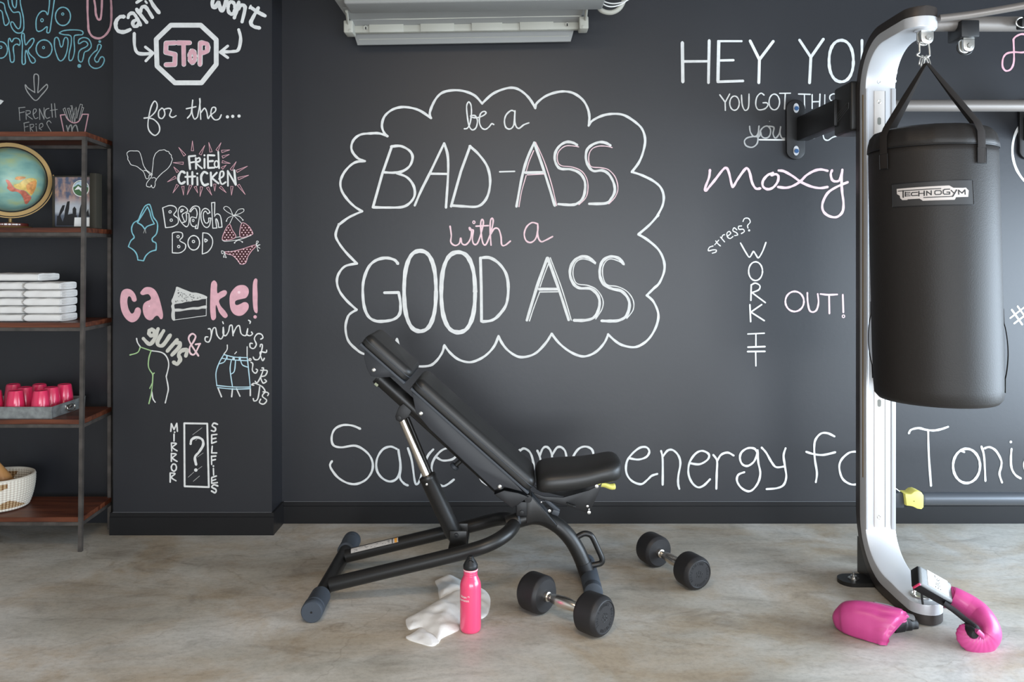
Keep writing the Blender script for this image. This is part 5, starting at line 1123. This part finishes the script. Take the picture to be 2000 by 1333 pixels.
g1 = thing('boxing_glove', 'pink boxing glove lying on its side left of the rack foot', 'boxing glove', (X_(1700, 2.88), 2.88, 0), 'pink boxing gloves on the floor')
def ph(x, y, Y): return P(1600+x/4.04, 960+y/4.04, Y)
b1 = [(ph(150, 1005, 2.95), .012, .016), (ph(165, 1012, 2.94), .034, .045), (ph(215, 1020, 2.925), .048, .066), (ph(290, 1035, 2.90), .054, .076), (ph(370, 1050, 2.88), .055, .078), (ph(450, 1068, 2.86), .053, .076), (ph(520, 1085, 2.84), .048, .072), (ph(565, 1098, 2.83), .044, .067), (ph(590, 1102, 2.825), .037, .058), (ph(580, 1100, 2.83), .030, .050)]
def g1_loft():
    C_ = cr([c[0] for c in b1], 7); A_ = cr([Vector((c[1], c[2], 0)) for c in b1], 7); n = 56; R = []
    m_ = len(C_)
    for i in range(m_):
        t = (C_[min(i+1, m_-1)]-C_[max(i-1, 0)]).normalized() if i < m_-8 else (C_[m_-9]-C_[m_-12]).normalized()
        sk = max(0, (i/(m_-1)-.35))  # opening is slanted: upper edge reaches further right
        u = Vector((0, -1, 0)); u = (u-t*t.dot(u)).normalized(); w2 = -t.cross(u); w2 = w2 if w2.z > 0 else -w2; row = []
        s = i/(m_-1)
        for k_ in range(n):
            a = 2*math.pi*k_/n; ca_, sa_ = math.cos(a), math.sin(a)
            fold = 1+.11*max(0, s-.30)*(math.sin(a*9+s*3)+.5*math.sin(a*17))+.015*noise.noise(Vector((s*6, ca_*2, sa_*2)))
            p = C_[i]+(u*A_[i].x*ca_+w2*A_[i].y*sa_)*fold
            p += Vector((1, 0, 0))*(.062*sk*(1.1*sa_+1.0*sa_*sa_-.55))
            p.z = max(p.z, .001+.004*max(0, -sa_))
            row.append(p)
        R.append(row)
    MB().rings(R).build('glove_body', m_glove, g1, sharp=75)
g1_loft()
MB().tube(cr([ph(560, 1050, 2.92), ph(640, 1035, 2.93), ph(700, 1040, 2.94), ph(760, 1050, 2.95)], 5), [(.034, .030)]*6+[(.030, .022)]*5+[(.024, .018)]*4+[(.012, .010)], 20).build('glove_lining', m_blk2, g1, label='black cuff lining')
MB().tube(cr([ph(440, 900, 2.96), ph(560, 925, 2.96), ph(660, 975, 2.95), ph(740, 1000, 2.945)], 5), [(.010, .022)]*16, 12, flat=(0, 0, 1)).build('glove_cuff', m_cuff, g1, label='silver cuff strap')
MB().tube(cr([ph(570, 1050, 2.87), ph(620, 1035, 2.875), ph(670, 1030, 2.88), ph(685, 1018, 2.885)], 5), .0038, 8).build('glove_piping', m_glove, g1)
# ================================================================ shelf unit
SYF, SYB = 3.689, 4.0
def fx(py): return X_(167-(py-258)*8/820, SYF)      # right edge of the front post (slightly splayed)
shelf = thing('shelf_unit', 'tall open shelf unit of dark steel posts and reddish wood boards at the left', 'shelf unit', (-2.45, 3.85, 0))
pw = .0165
def bar2(b, p, q, w, d):
    b.rings([[Vector((c.x+sx*w/2, c.y+sy*d/2, c.z)) for sx, sy in ((-1, -1), (1, -1), (1, 1), (-1, 1))] for c in (p, q)])
zt = 1.895
SXL = -3.02
for (xa_, xb__, y) in ((fx(1079)-pw/2, fx(258)-pw/2, SYF+pw/2), (X_(218, SYB)-pw/2,)*2+(SYB,), (SXL+pw/2, SXL+pw/2, SYF+pw/2), (SXL+.03, SXL+.03, SYB)):
    b = MB(); bar2(b, Vector((xa_, y, 0)), Vector((xb__, y, zt-.022)), pw, pw); b.build('post', m_iron, shelf, smooth=False)
levels = [(1.895, 257), (1.462, 445), (1.033, 631), (.597, 820), (.156, 1012)]
for z, py in levels:
    xr = fx(py); xrb = X_(218, SYB)
    def quad(z0, z1, ins=0.0, yfr=SYF, ybk=SYB+pw/2):
        pl = [(SXL+ins, yfr+ins), (xr-ins, yfr+ins), (xrb-ins, ybk-ins), (SXL+.02+ins, ybk-ins)]
        return [[Vector((x, y, zz)) for x, y in pl] for zz in (z0, z1)]
    MB().rings(quad(z-.021, z, 0.0005, SYF+.002)).build('shelf_board', m_wood, shelf, smooth=False)
    b = MB(); yf, t = SYF+pw/2, .016
    zz = z-.0215-t/2
    b.bb(SXL, xr, SYF+.0002, SYF+t, zz-t/2, zz+t/2, .001)
    b.bb(SXL, xrb, SYB-t/2, SYB+t/2, zz-t/2, zz+t/2)
    for (x0_, x1_) in ((xr-t/2, xrb-t/2), (SXL+t/2, SXL+.03)):
        b.rings([[Vector((x+sx*t/2, y, zz+sz*t/2)) for sx, sz in ((-1, -1), (1, -1), (1, 1), (-1, 1))] for x, y in ((x0_, SYF+t), (x1_, SYB-t/2))])
    b.build('shelf_rim', m_iron, shelf, smooth=False)
ZS = [l[0]+.0004 for l in levels]

# ---------------------------------------------------------------- globe
GY = 3.80; gc = P(20, 351, GY); gr = 62*GY/F
def globe_mat():
    m = bpy.data.materials.new('globe_map'); m.use_nodes = True; nt = m.node_tree; N = nt.nodes; L = nt.links; b = N['Principled BSDF']
    tc = N.new('ShaderNodeTexCoord'); n = N.new('ShaderNodeTexNoise'); n.inputs['Scale'].default_value = 9; n.inputs['Detail'].default_value = 5; mp = N.new('ShaderNodeMapping'); mp.inputs['Scale'].default_value = (1, 1, 2.4)
    mp.inputs['Rotation'].default_value = (0, .5, 0); L.new(tc.outputs['Object'], mp.inputs[0]); L.new(mp.outputs[0], n.inputs['Vector'])
    r = N.new('ShaderNodeValToRGB'); e = r.color_ramp.elements; e[0].position = .35; e[0].color = (.17, .33, .30, 1); e[1].position = .68; e[1].color = (.36, .44, .22, 1); k = e.new(.5); k.color = (.24, .42, .36, 1)
    L.new(n.outputs['Fac'], r.inputs[0]); L.new(r.outputs[0], b.inputs['Base Color']); b.inputs['Roughness'].default_value = .35; return m
m_globe = globe_mat()
glb = thing('globe', 'vintage green world globe with brass meridian ring on the upper shelf', 'globe', (gc.x, gc.y, ZS[1]))
ball = MB().lathe([(gr*math.sin(math.pi*i/36)+1e-4, -gr*math.cos(math.pi*i/36)) for i in range(37)], gc, (.35, 0, .94), 56).build('globe_ball', m_globe, glb, sharp=80)
# continents: shapes laid on the ball
cd = (Vector((0, 0, H))-gc).normalized(); cu_ = (Vector((0, 0, 1))-cd*cd.z).normalized(); cx_ = cu_.cross(cd)
def on_globe(px, py, lift=.0006):
    u = (px-20)/62; v = -(py-351)/62; r2 = min(.96, u*u+v*v); w_ = math.sqrt(1-r2)
    return gc+(cx_*u+cu_*v+cd*w_)*(gr+lift)
def land(poly, m, name, up=0):
    from mathutils.geometry import delaunay_2d_cdt
    pts = [p.xy for p in cr([Vector((x, y, 0)) for x, y in poly], 4, True)]; pl = [(p.x, p.y) for p in pts]
    inn = [Vector((x, y)) for x in range(0, 90, 4) for y in range(290, 415, 4) if inside((x, y), pl)]
    vs, es, fs, *_ = delaunay_2d_cdt(pts+inn, [], [list(range(len(pts)))], 1, 1e-6)
    return MB().add([on_globe(v.x, v.y, .0014+up if inside((v.x, v.y), pl) else .0010+up) for v in vs], [tuple(f) for f in fs]).build(name, m, glb, sharp=80)
gz = lambda q: [(x/4.3, 250+y/4.3) for x, y in q]
m_or = mat('map_orange', (.62, .28, .08), .4, var=.3, vscale=60); m_yl = mat('map_yellow', (.62, .44, .12), .4, var=.2, vscale=60); m_rd = mat('map_rose', (.52, .15, .10), .4, var=.25, vscale=60)
land(gz([(55, 440), (75, 440), (95, 470), (115, 500), (150, 515), (185, 520), (210, 545), (235, 575), (225, 600), (205, 630), (190, 625), (180, 590), (160, 550), (130, 530), (95, 530), (65, 505), (70, 480)]), m_rd, 'map_land')
land(gz([(110, 475), (150, 460), (180, 430), (215, 418), (245, 415), (272, 430), (270, 480), (255, 520), (235, 560), (215, 545), (190, 520), (150, 512), (118, 498)]), m_yl, 'map_land')
land(gz([(200, 470), (240, 440), (268, 440), (262, 500), (240, 545), (215, 530), (200, 505)]), m_or, 'map_land', .0012)
land(gz([(130, 410), (170, 405), (195, 412), (180, 425), (150, 435), (120, 430)]), m_or, 'map_land')
def ringband(r0, r1, dy, a0, a1, m, name, tiltv, n=64, th=.004):
    b = MB(); ax = tiltv.normalized(); u = Vector((0, 0, 1)); u = (u-ax*ax.dot(u)).normalized(); w_ = ax.cross(u); R = []
    for i in range(n+1):
        a = math.radians(a0+(a1-a0)*i/n); d = u*math.cos(a)+w_*math.sin(a)
        R.append([gc+d*r0+ax*th, gc+d*r1+ax*th, gc+d*r1-ax*th, gc+d*r0-ax*th])
    b.rings(R, cap=True); return b.build(name, m, glb, label=dy)
ringband(gr*1.035, gr*1.155, 'brass meridian ring', 0, 360, m_brass, 'meridian_ring', cd+cx_*.04+cu_*.05)
ringband(gr*1.185, gr*1.215, None, 80, 280, m_brass, 'support_arc', cd+cu_*.06, th=.006)
MB().lathe([(gr*.52, 0), (gr*.60, .001), (gr*.62, .006), (gr*.5, .010), (gr*.30, .014), (gr*.16, .020), (gr*.10, .028), (.0001, .028)], (gc.x, gc.y, ZS[1]), (0, 0, 1), 40).build('globe_base', m_brass, glb)
MB().lathe([(.0075, 0), (.0075, .03)], (gc.x, gc.y, ZS[1]+.015), (0, 0, 1), 14).build('globe_stem', m_brass, glb)
mg = thing('magazine', 'flat dark red book with white lettering lying beneath the globe', 'book', (-2.42, 3.75, ZS[1]+.03)) if False else None
b = MB(); b.lathe([(gr*.50, 0), (gr*.505, .004), (gr*.50, .013), (gr*.45, .015)], (gc.x, gc.y, ZS[1]+.009), (0, 0, 1), 40); bnd = b.build('zodiac_band', mat('dark_red_band', (.12, .02, .015), .5), glb, label='dark red band with pale marks')
b = MB(); rg = random.Random(4)
for i in range(46):
    a = -1.2+i*.052; w_ = .010+.006*rg.random()
    if rg.random() < .75:
        c_ = Vector((gc.x+gr*.506*math.sin(a), gc.y-gr*.506*math.cos(a), ZS[1]+.0165)); b.box(c_, (.004, .001, .004+.003*rg.random()), 0, Matrix.Rotation(a, 3, 'Z'))
b.build('band_marks', m_paper, bnd, smooth=False)

# ---------------------------------------------------------------- framed photo
FY = 3.80
fr_ = thing('picture_frame', 'dark framed photo of cacti under a cloudy sky standing on the upper shelf', 'picture frame', (X_(145, FY), FY, ZS[1]))
x0, x1 = X_(106, FY), X_(175, FY); z0, z1 = ZS[1]+.001, Z_(346, FY); z0p, z1p = ZS[1]+.010, Z_(349, FY)
b = MB(); b.bb(x0-.010, x0, FY, FY+.03, z0, z1+.006, .001).bb(x1, x1+.030, FY-.0, FY+.055, z0, z1+.018, .001).bb(x0, x1, FY, FY+.03, z1, z1+.006, .001).bb(x0, x1, FY, FY+.03, z0, z0+.008, .001)
b.build('frame', m_dgreen, fr_)
def sky_photo():
    m = bpy.data.materials.new('photo_sky'); m.use_nodes = True; nt = m.node_tree; N = nt.nodes; L = nt.links; b = N['Principled BSDF']
    tc = N.new('ShaderNodeTexCoord'); sp = N.new('ShaderNodeSeparateXYZ'); L.new(tc.outputs['Generated'], sp.inputs[0])
    n = N.new('ShaderNodeTexNoise'); n.inputs['Scale'].default_value = 5; n.inputs['Detail'].default_value = 6; L.new(tc.outputs['Generated'], n.inputs['Vector'])
    r = N.new('ShaderNodeValToRGB'); e = r.color_ramp.elements; e[0].position = .40; e[0].color = (.07, .09, .15, 1); e[1].position = .62; e[1].color = (.42, .26, .19, 1); L.new(n.outputs['Fac'], r.inputs[0])
    g = N.new('ShaderNodeValToRGB'); e = g.color_ramp.elements; e[0].position = 0; e[0].color = (.05, .06, .09, 1); e[1].position = .60; e[1].color = (.16, .2, .3, 1)
    k = e.new(.30); k.color = (.45, .48, .52, 1); k = e.new(.5); k.color = (.40, .42, .46, 1); k = e.new(.22); k.color = (.10, .12, .16, 1); L.new(sp.outputs[2], g.inputs[0])
    f = N.new('ShaderNodeMapRange'); f.inputs[1].default_value = .42; f.inputs[2].default_value = .62; L.new(sp.outputs[2], f.inputs[0])
    mx = N.new('ShaderNodeMix'); mx.data_type = 'RGBA'; L.new(f.outputs[0], mx.inputs[0]); L.new(g.outputs[0], mx.inputs[6]); L.new(r.outputs[0], mx.inputs[7]); L.new(mx.outputs[2], b.inputs['Base Color'])
    b.inputs['Roughness'].default_value = .3; return m
ph_ = MB().bb(x0, x1, FY+.006, FY+.012, z0+.008, z1, 0).build('photo', sky_photo(), fr_, smooth=False, label='photo print of cacti and clouds')
m_sil = mat('print_black', (.006, .006, .008), .4)
fz = lambda q: [(X_(x/4.3, FY), Z_(250+y/4.3, FY)) for x, y in q]
for iq, q in enumerate(([(480, 760), (500, 690), (520, 650), (540, 648), (530, 690), (505, 730), (495, 770)], [(535, 750), (540, 690), (560, 618), (580, 615), (575, 680), (560, 750)], [(605, 730), (605, 680), (620, 660), (635, 680), (635, 730)], [(655, 750), (665, 680), (675, 645), (690, 640), (690, 760)], [(470, 820), (475, 740), (500, 735), (520, 790), (540, 735), (600, 720), (640, 735), (640, 820)], [(700, 740), (705, 690), (715, 730), (735, 680), (745, 745)])):
    MB().ext(fz(q), FY+.0052-iq*.0001, FY+.0062).build('printed_cactus', m_sil, ph_, smooth=False)
MB().ext(fz([(622, 752), (748, 752), (748, 828), (618, 828)]), FY+.0040, FY+.006).build('printed_card', m_paper, ph_, smooth=False, label='white card in the corner')
cxx, czz = X_(675/4.3, FY), Z_(250+508/4.3, FY); rad = 70/4.3*FY/F
def disc2(r, y, m, name, lab=None): MB().lathe([(r, 0), (r, .0008), (.0001, .0008)], (cxx, y, czz), (0, -1, 0), 40).build(name, m, ph_, label=lab)
disc2(rad, FY+.005, m_paper, 'round_sticker', 'round white sticker'); disc2(rad*.90, FY+.0042, mat('sticker_green', (.05, .13, .05), .5), 'sticker_face')
MB().ext([(cxx+rad*x, czz+rad*z) for x, z in ((-.85, .15), (-.3, .5), (.1, .25), (.4, .55), (.85, .1), (.85, .25), (.5, .7), (0, .88), (-.5, .7), (-.85, .3))], FY+.0028, FY+.0034).build('sticker_sky', mat('sticker_blue', (.45, .58, .68), .5), ph_, smooth=False)
MB().ext([(cxx+rad*x, czz+rad*z) for x, z in ((-.75, -.2), (-.3, .3), (0, .05), (.35, .4), (.7, 0), (.3, -.1), (.1, -.4), (-.2, -.1))], FY+.0024, FY+.0030).build('sticker_peak', m_paper, ph_, smooth=False)

# ---------------------------------------------------------------- folded towels
TH = .0365
def folded_towel(label, x0, x1, y0, y1, z, seed, flap=False):
    rg = random.Random(seed); cx, cy = (x0+x1)/2, (y0+y1)/2
    t = thing('folded_towel', label, 'towel', (cx, cy, z), 'folded white towels on the middle shelf')
    hx, hy, hz = (x1-x0)/2, (y1-y0)/2, TH/2-.0006; R = []; n = 40
    # cross-section in YZ swept along X: rounded fold at the left, layered edge at the right
    m_ = 22
    for i in range(m_+1):
        s = i/m_; x = cx-hx+2*hx*s; k = min(1, math.sqrt(max(0.0, 1-(1-min(1, s/.10))**2))+.05); row = []
        kk = k*(1-.10*max(0, s-.9)*5)
        for j in range(n):
            a = 2*math.pi*j/n; e = .35
            yy = hy*math.copysign(abs(math.cos(a))**e, math.cos(a)); zz = hz*kk*math.copysign(abs(math.sin(a))**.42, math.sin(a))
            nn = noise.noise(Vector((x*22+seed*3, yy*22, seed)))*.0022
            row.append(Vector((x+(.004*noise.noise(Vector((yy*30, seed, 0))) if s > .9 else 0), cy+yy+nn, z+hz+.0004+zz+nn*(1 if zz > 0 else 0))))
        R.append(row)
    body = MB().rings(R).build('towel_body', m_towel, t, sharp=70)
    # layer lines along the front and the open right side
    for q in (-.30, .28):
        b = MB(); pts = [Vector((x1-.0015+.002*noise.noise(Vector((k*.9, seed, q))), y0+.008+(y1-y0-.016)*k/14, z+hz+hz*q+.0015*math.sin(k+seed))) for k in range(15)]
        b.tube(pts, .0042, 8).build('towel_layer', m_towel, body)
    return t
xr0, xr1 = X_(47, 3.73), X_(119, 3.73)
names = ['bottom', 'second from bottom', 'middle', 'second from top', 'top']
for i in range(5):
    folded_towel('folded white towel, %s of the right-hand stack on the middle shelf' % names[i], xr0+.003*math.sin(i*2.1), xr1-.002*math.sin(i*1.7), 3.722, 3.868, ZS[2]+TH*i, i+1)
nm = ['bottom', 'second from bottom', 'third from bottom', 'third from top', 'second from top', 'top']
for i in range(6):
    ext_ = .075 if i == 5 else 0
    folded_towel('folded white towel, %s of the left-hand stack on the middle shelf' % nm[i], xr0-.185+.003*math.sin(i), xr0-.010+ext_, 3.722+(.004 if i == 5 else 0), 3.905, ZS[2]+TH*i+(.0035 if i == 5 else 0), i+11)

# ---------------------------------------------------------------- tray with cups
TZ = ZS[3]
tray = thing('tray', 'galvanised metal tray with loop handles holding pink cups on a lower shelf', 'tray', (-2.3, 3.82, TZ))
tx1 = X_(100, 3.70); tx0 = tx1-.46; ty0, ty1 = 3.703, 3.996; th = .052; w_ = .002; fl = .004
MB().bb(tx0+fl, tx1-fl, ty0+fl, ty1-fl, TZ, TZ+.003).build('tray_base', m_galv, tray, smooth=False)
def panel(p, q, inn):
    b = MB(); o = [Vector(p), Vector(q)]; i_ = Vector(inn)
    b.rings([[c+i_*fl, c+i_*(fl+w_), c+i_*w_+Vector((0, 0, th)), c+Vector((0, 0, th))] for c in o]); b.build('tray_side', m_galv, tray, smooth=False)
    b = MB(); b.tube([o[0]+Vector((0, 0, th)), o[1]+Vector((0, 0, th))], .0025, 8).build('rolled_rim', m_galv, tray)
panel((tx0, ty0, TZ), (tx1, ty0, TZ), (0, 1, 0)); panel((tx1, ty0, TZ), (tx1, ty1, TZ), (-1, 0, 0)); panel((tx1, ty1, TZ), (tx0, ty1, TZ), (0, -1, 0)); panel((tx0, ty1, TZ), (tx0, ty0, TZ), (1, 0, 0))
ym = (ty0+ty1)/2
MB().box((tx1-.001, ym, TZ+.030), (.003, .060, .020), .001).build('handle_plate', m_steel, tray)
MB().tube(cr([Vector((tx1+.004, ym-.028, TZ+.038)), Vector((tx1+.010, ym-.033, TZ+.028)), Vector((tx1+.012, ym-.024, TZ+.014)), Vector((tx1+.013, ym, TZ+.010)), Vector((tx1+.012, ym+.024, TZ+.014)), Vector((tx1+.010, ym+.033, TZ+.028)), Vector((tx1+.004, ym+.028, TZ+.038))], 5), .0026, 8).build('tray_handle', m_chr, tray, label='steel loop handle')
cz = TZ+.0035
def cup(x, y, label, rot=0):
    t = thing('cup', label, 'cup', (x, y, cz), 'pink cups upside down on the tray')
    R0, R1, h = .0455, .0298, .117; n = 48; R = []
    for r, z in ((R0-.001, 0), (R0+.001, .0015), (R0+.001, .004), (R0-.0015, .006), (R0-.003, .020), (R0-.0045, .021), (.0368, .066), (.0312, .108), (R1, .112), (R1-.001, .116), (R1-.004, .117), (R1-.006, .115), (.0001, .115)):
        row = []
        for k in range(n):
            a = 2*math.pi*k/n; f = 1+(.012*math.cos(a*10) if .02 < z < .109 else 0); row.append(Vector((x+r*f*math.cos(a), y+r*f*math.sin(a), cz+z)))
        R.append(row)
    MB().rings(R).build('cup_body', m_cup, t, sharp=45)
    return t
def cpos(px, py, z=cz): Y = F*(H-z)/(py-HY); return (px-1000)*Y/F, Y
for px, Y, lb in [(31, 3.757, 'pink cup upside down at the front left of the tray'), (79.5, 3.757, 'pink cup upside down at the front of the tray, nearest its right corner'), (-12, 3.757, 'pink cup cut off by the left edge of the picture'),
    (100, 3.850, 'pink cup upside down tucked behind the front right cup'), (126, 3.943, 'pink cup upside down farthest right, beside the tray handle'), (77, 3.943, 'pink cup at the back centre, its top showing above the front right cup'),
    (49, 3.851, 'pink cup upside down in the gap between the two front cups'), (26, 3.943, 'pink cup upside down at the back left of the tray')]:
    cup(X_(px, Y), Y, lb)

# ---------------------------------------------------------------- basket with a turned wooden club
BZ = ZS[4]
bkx, bky = X_(2, 3.86), 3.845; RT, RB, hbk = .148, .120, .142
def basket_mat():
    m = bpy.data.materials.new('coil_weave'); m.use_nodes = True; nt = m.node_tree; N = nt.nodes; L = nt.links; b = N['Principled BSDF']
    at = N.new('ShaderNodeVertexColor'); at.layer_name = 'weave'; L.new(at.outputs[0], b.inputs['Base Color']); b.inputs['Roughness'].default_value = .8; return m
m_bk = basket_mat()
bsk = thing('basket', 'round cream and brown coiled basket on the bottom shelf', 'basket', (bkx, bky, BZ))
b = MB(); n = 120; rows = 13; cols = []
def brad(t): return RB+(RT-RB)*math.sin(min(1, t*1.1)*math.pi/2)**.8
V = []; Fc = []; Cc = []
def coil(t, inner):
    r = brad(t)-(0.008 if inner else 0); z = BZ+.004+hbk*t; return r, z
prof = []
for i in range(rows*4+1):
    t = i/(rows*4); r, z = coil(t, False); prof.append((r+.0030*abs(math.sin(math.pi*t*rows)), z, t, 0))
for i in range(rows*4, -1, -1):
    t = i/(rows*4); r, z = coil(t, True); prof.append((r-.0030*abs(math.sin(math.pi*t*rows)), z, t, 1))
prof = [(.002, BZ+.0006, 0, 0)]+prof+[(.002, BZ+.008, 0, 1)]
R = []
for r, z, t, q in prof:
    R.append([Vector((bkx+(r+(.0008*math.cos(k*math.pi) if r > .01 else 0))*math.cos(2*math.pi*k/n), bky+(r+(.0008*math.cos(k*math.pi) if r > .01 else 0))*math.sin(2*math.pi*k/n), z)) for k in range(n)])
bo = MB().rings(R, cap=False).build('basket_body', m_bk, bsk, sharp=70)
ca_ = bo.data.color_attributes.new('weave', 'BYTE_COLOR', 'CORNER') if False else bo.data.color_attributes.new('weave', 'FLOAT_COLOR', 'CORNER')
for p in bo.data.polygons:
    c_ = p.center+Vector((bkx, bky, BZ))*0
    a = math.atan2(c_.y, c_.x); t = max(0, min(1, (c_.z-.004)/hbk)); deg = math.degrees(a)
    band = math.sin(a*2+.6)
    brown = (t > .52+.30*((deg+95)/55) and t < .93 and -140 < deg < -45) or (.10 < t < .10+.28*(1-abs(deg+42)/38) and -80 < deg < -4) or (t > .1 and t < .9 and (deg > 40 or deg < -150) and math.sin(a*6+t*4) > .2)
    row_ = int(t*rows*1.0); ticks = (int((a/(2*math.pi)+.5)*n)+0) % 2 == 0
    if brown: col = (.20, .10, .035) if ticks else (.42, .30, .17)
    else: col = (.56, .50, .42) if ticks else (.70, .66, .58)
    if p.area < 1e-9: col = (.6, .5, .4)
    for li in p.loop_indices: ca_.data[li].color = (*col, 1)
MB().tube([Vector((bkx+(RT-.004)*math.cos(2*math.pi*k/64), bky+(RT-.004)*math.sin(2*math.pi*k/64), BZ+hbk+.004)) for k in range(64)], .0062, 8, close=True).build('basket_rim', mat('cream_rim', (.60, .55, .47), .8, bump=.4, bscale=300), bsk)
club = thing('wooden_pin', 'turned wooden pin leaning in the coiled basket', 'wooden pin', (X_(10, 3.84), 3.84, BZ+.012))
MB().lathe([(.020, 0), (.040, .010), (.050, .040), (.052, .075), (.046, .105), (.041, .112), (.0395, .114), (.041, .116), (.040, .125), (.032, .150), (.023, .180), (.015, .205), (.013, .225), (.017, .240), (.012, .252), (.0001, .255)], (X_(25, 3.84), 3.84, BZ+.015), (-.38, 0, .92), 36).build('pin_body', m_turn, club, sharp=70)

# ================================================================ wall-mounted air unit
ac = thing('air_conditioner', 'pale wall-mounted air unit seen from below at the top of the wall', 'air conditioner', (X_(910, 3.9), 3.9, 2.38))
yaw = 0
AY0, AY1 = 3.60, 4.075
def az(py, Y): return Z_(py, Y)
ang = math.radians(.95); pv = Vector((X_(910, 3.9), 3.9, 2.45)); Rz = Matrix.Rotation(-ang, 3, 'Y')
def tiltMB(b):
    b.v = [pv+Rz @ (v-pv) for v in b.v]; return b
xa_, xb_ = X_(674, 3.9), X_(1147, 3.9)
# body shell (open below the vent), wide front panel
b = MB(); b.bb(xa_+.006, xb_-.004, 3.62, AY1, 2.475, 2.80, .012); tiltMB(b).build('unit_body', m_acg, ac)
b = MB(); b.bb(X_(672, 3.60), X_(1182, 3.62), 3.585, 3.74, 2.448, 2.80, .010, 3); tiltMB(b).build('front_panel', mat('ac_front', (.27, .27, .26), .45), ac, label='wide grey front panel')
zl0, zl1 = az(85, 4.02), az(60, 4.02)
b = MB()
pl = [(X_(698, 4.02), zl0), (X_(1114, 4.02), zl0), (X_(1124, 4.02), zl1+.02), (X_(688, 4.02), zl1+.02)]
b.ext(pl, 4.012, 4.026, .002); tiltMB(b).build('air_flap', m_acg, ac)
b = MB(); b.bb(X_(700, 4.0), X_(1112, 4.0), 4.009, 4.013, az(74, 4.01), az(73, 4.01)); tiltMB(b).build('flap_line', m_acw, ac)
zc0, zc1 = az(63, 3.97), az(48, 3.97)
b = MB(); b.bb(xa_-.003, xb_+.004, 3.955, 3.985, zc0+.003, zc1, .003); tiltMB(b).build('vent_bar', m_acw, ac, label='off-white vent bar')
for p0, p1 in ((721, 788), (821, 887), (921, 981), (1015, 1081)):
    b = MB(); b.bb(X_(p0, 3.95), X_(p1, 3.95), 3.945, 3.957, zc0, zc1+.004, .0015); tiltMB(b).build('bar_clip', m_acw, ac)
for px_ in (683, 1139):
    b = MB(); b.bb(X_(px_-9, 3.94), X_(px_+9, 3.94), 3.90, 3.985, az(64, 3.94), az(40, 3.94), .006, 3); tiltMB(b).build('corner_block', m_acw, ac)
    b = MB(); b.lathe([(.0075, 0), (.0075, .002), (.004, .003), (.0001, .003)], P(px_, 56, 3.9), (0, -1, 0), 14); tiltMB(b).build('corner_screw', m_acw, ac)
for px_ in (714, 1108):
    b = MB(); b.lathe([(.010, 0), (.010, .003), (.0001, .003)], P(px_, 51, 3.95), (0, -1, 0), 18); tiltMB(b).build('bar_button', m_acw, ac)
    b = MB(); b.bb(X_(px_-1, 3.94), X_(px_+1, 3.94), 3.944, 3.947, az(53.5, 3.94), az(48.5, 3.94)); tiltMB(b).build('button_slit', m_blk2, ac)
# sloping underside panels
def under(pa_, pb2, ya, yb, name, m):
    b = MB(); za, zb2 = az(pa_, ya), az(pb2, yb)
    b.rings([[Vector((x, ya, za)), Vector((x, yb, zb2)), Vector((x, yb, zb2+.006)), Vector((x, ya, za+.006))] for x in (X_(684, 3.9), X_(1136, 3.9))]); tiltMB(b).build(name, m, ac, smooth=False)
under(49, 36, 3.965, 3.90, 'underside_panel', m_acg); under(35, 21, 3.90, 3.80, 'underside_panel', m_acg); under(20, 12, 3.79, 3.73, 'underside_panel', m_acg)
b = MB(); b.tube([Vector((X_(686, 3.9), 3.897, az(36.5, 3.9))), Vector((X_(800, 3.9), 3.897, az(37.5, 3.9))), Vector((X_(1000, 3.9), 3.897, az(33, 3.9))), Vector((X_(1132, 3.9), 3.897, az(31.5, 3.9)))], .003, 8); b.build('seal_strip', m_acw, ac)
for px_ in (695, 778, 873, 956, 1043, 1133):
    b = MB(); b.box(P(px_, 20.5, 3.79), (.014, .010, .006), .002); tiltMB(b).build('panel_tab', m_acw, ac)
for px_ in (681, 1143):
    b = MB(); b.tube([P(px_, 50, 3.95), P(px_-(4 if px_ < 900 else -3), 18, 3.76)], .007, 8); tiltMB(b).build('side_rib', m_acw, ac)
# hose bracket and cables at the right
b = MB(); q = [P(1176, -12, 3.85), P(1170, 12, 3.85), P(1178, 22, 3.85), P(1196, 24, 3.85), P(1212, 14, 3.85), P(1222, -8, 3.85)]
b.tube(cr(q, 5), [(.009, .012)]*26, 12); b.build('hose_bracket', m_acw, ac)
for k, q in enumerate(([(1170, -8), (1176, 6), (1192, 13), (1214, 8), (1234, -8)], [(1168, -8), (1178, 2), (1198, 7), (1222, 2), (1240, -10)])):
    wr = thing('cable', ('white cable looping lowest beside the air unit', 'white cable looping just above the lower one beside the air unit')[k], 'cable', P(1200, 5, 3.9+.02*k), 'white cables beside the air unit')
    MB().tube(cr([P(x, y, 3.80+.03*k) for x, y in q], 6), .0032, 8).build('cable_run', m_cable, wr)
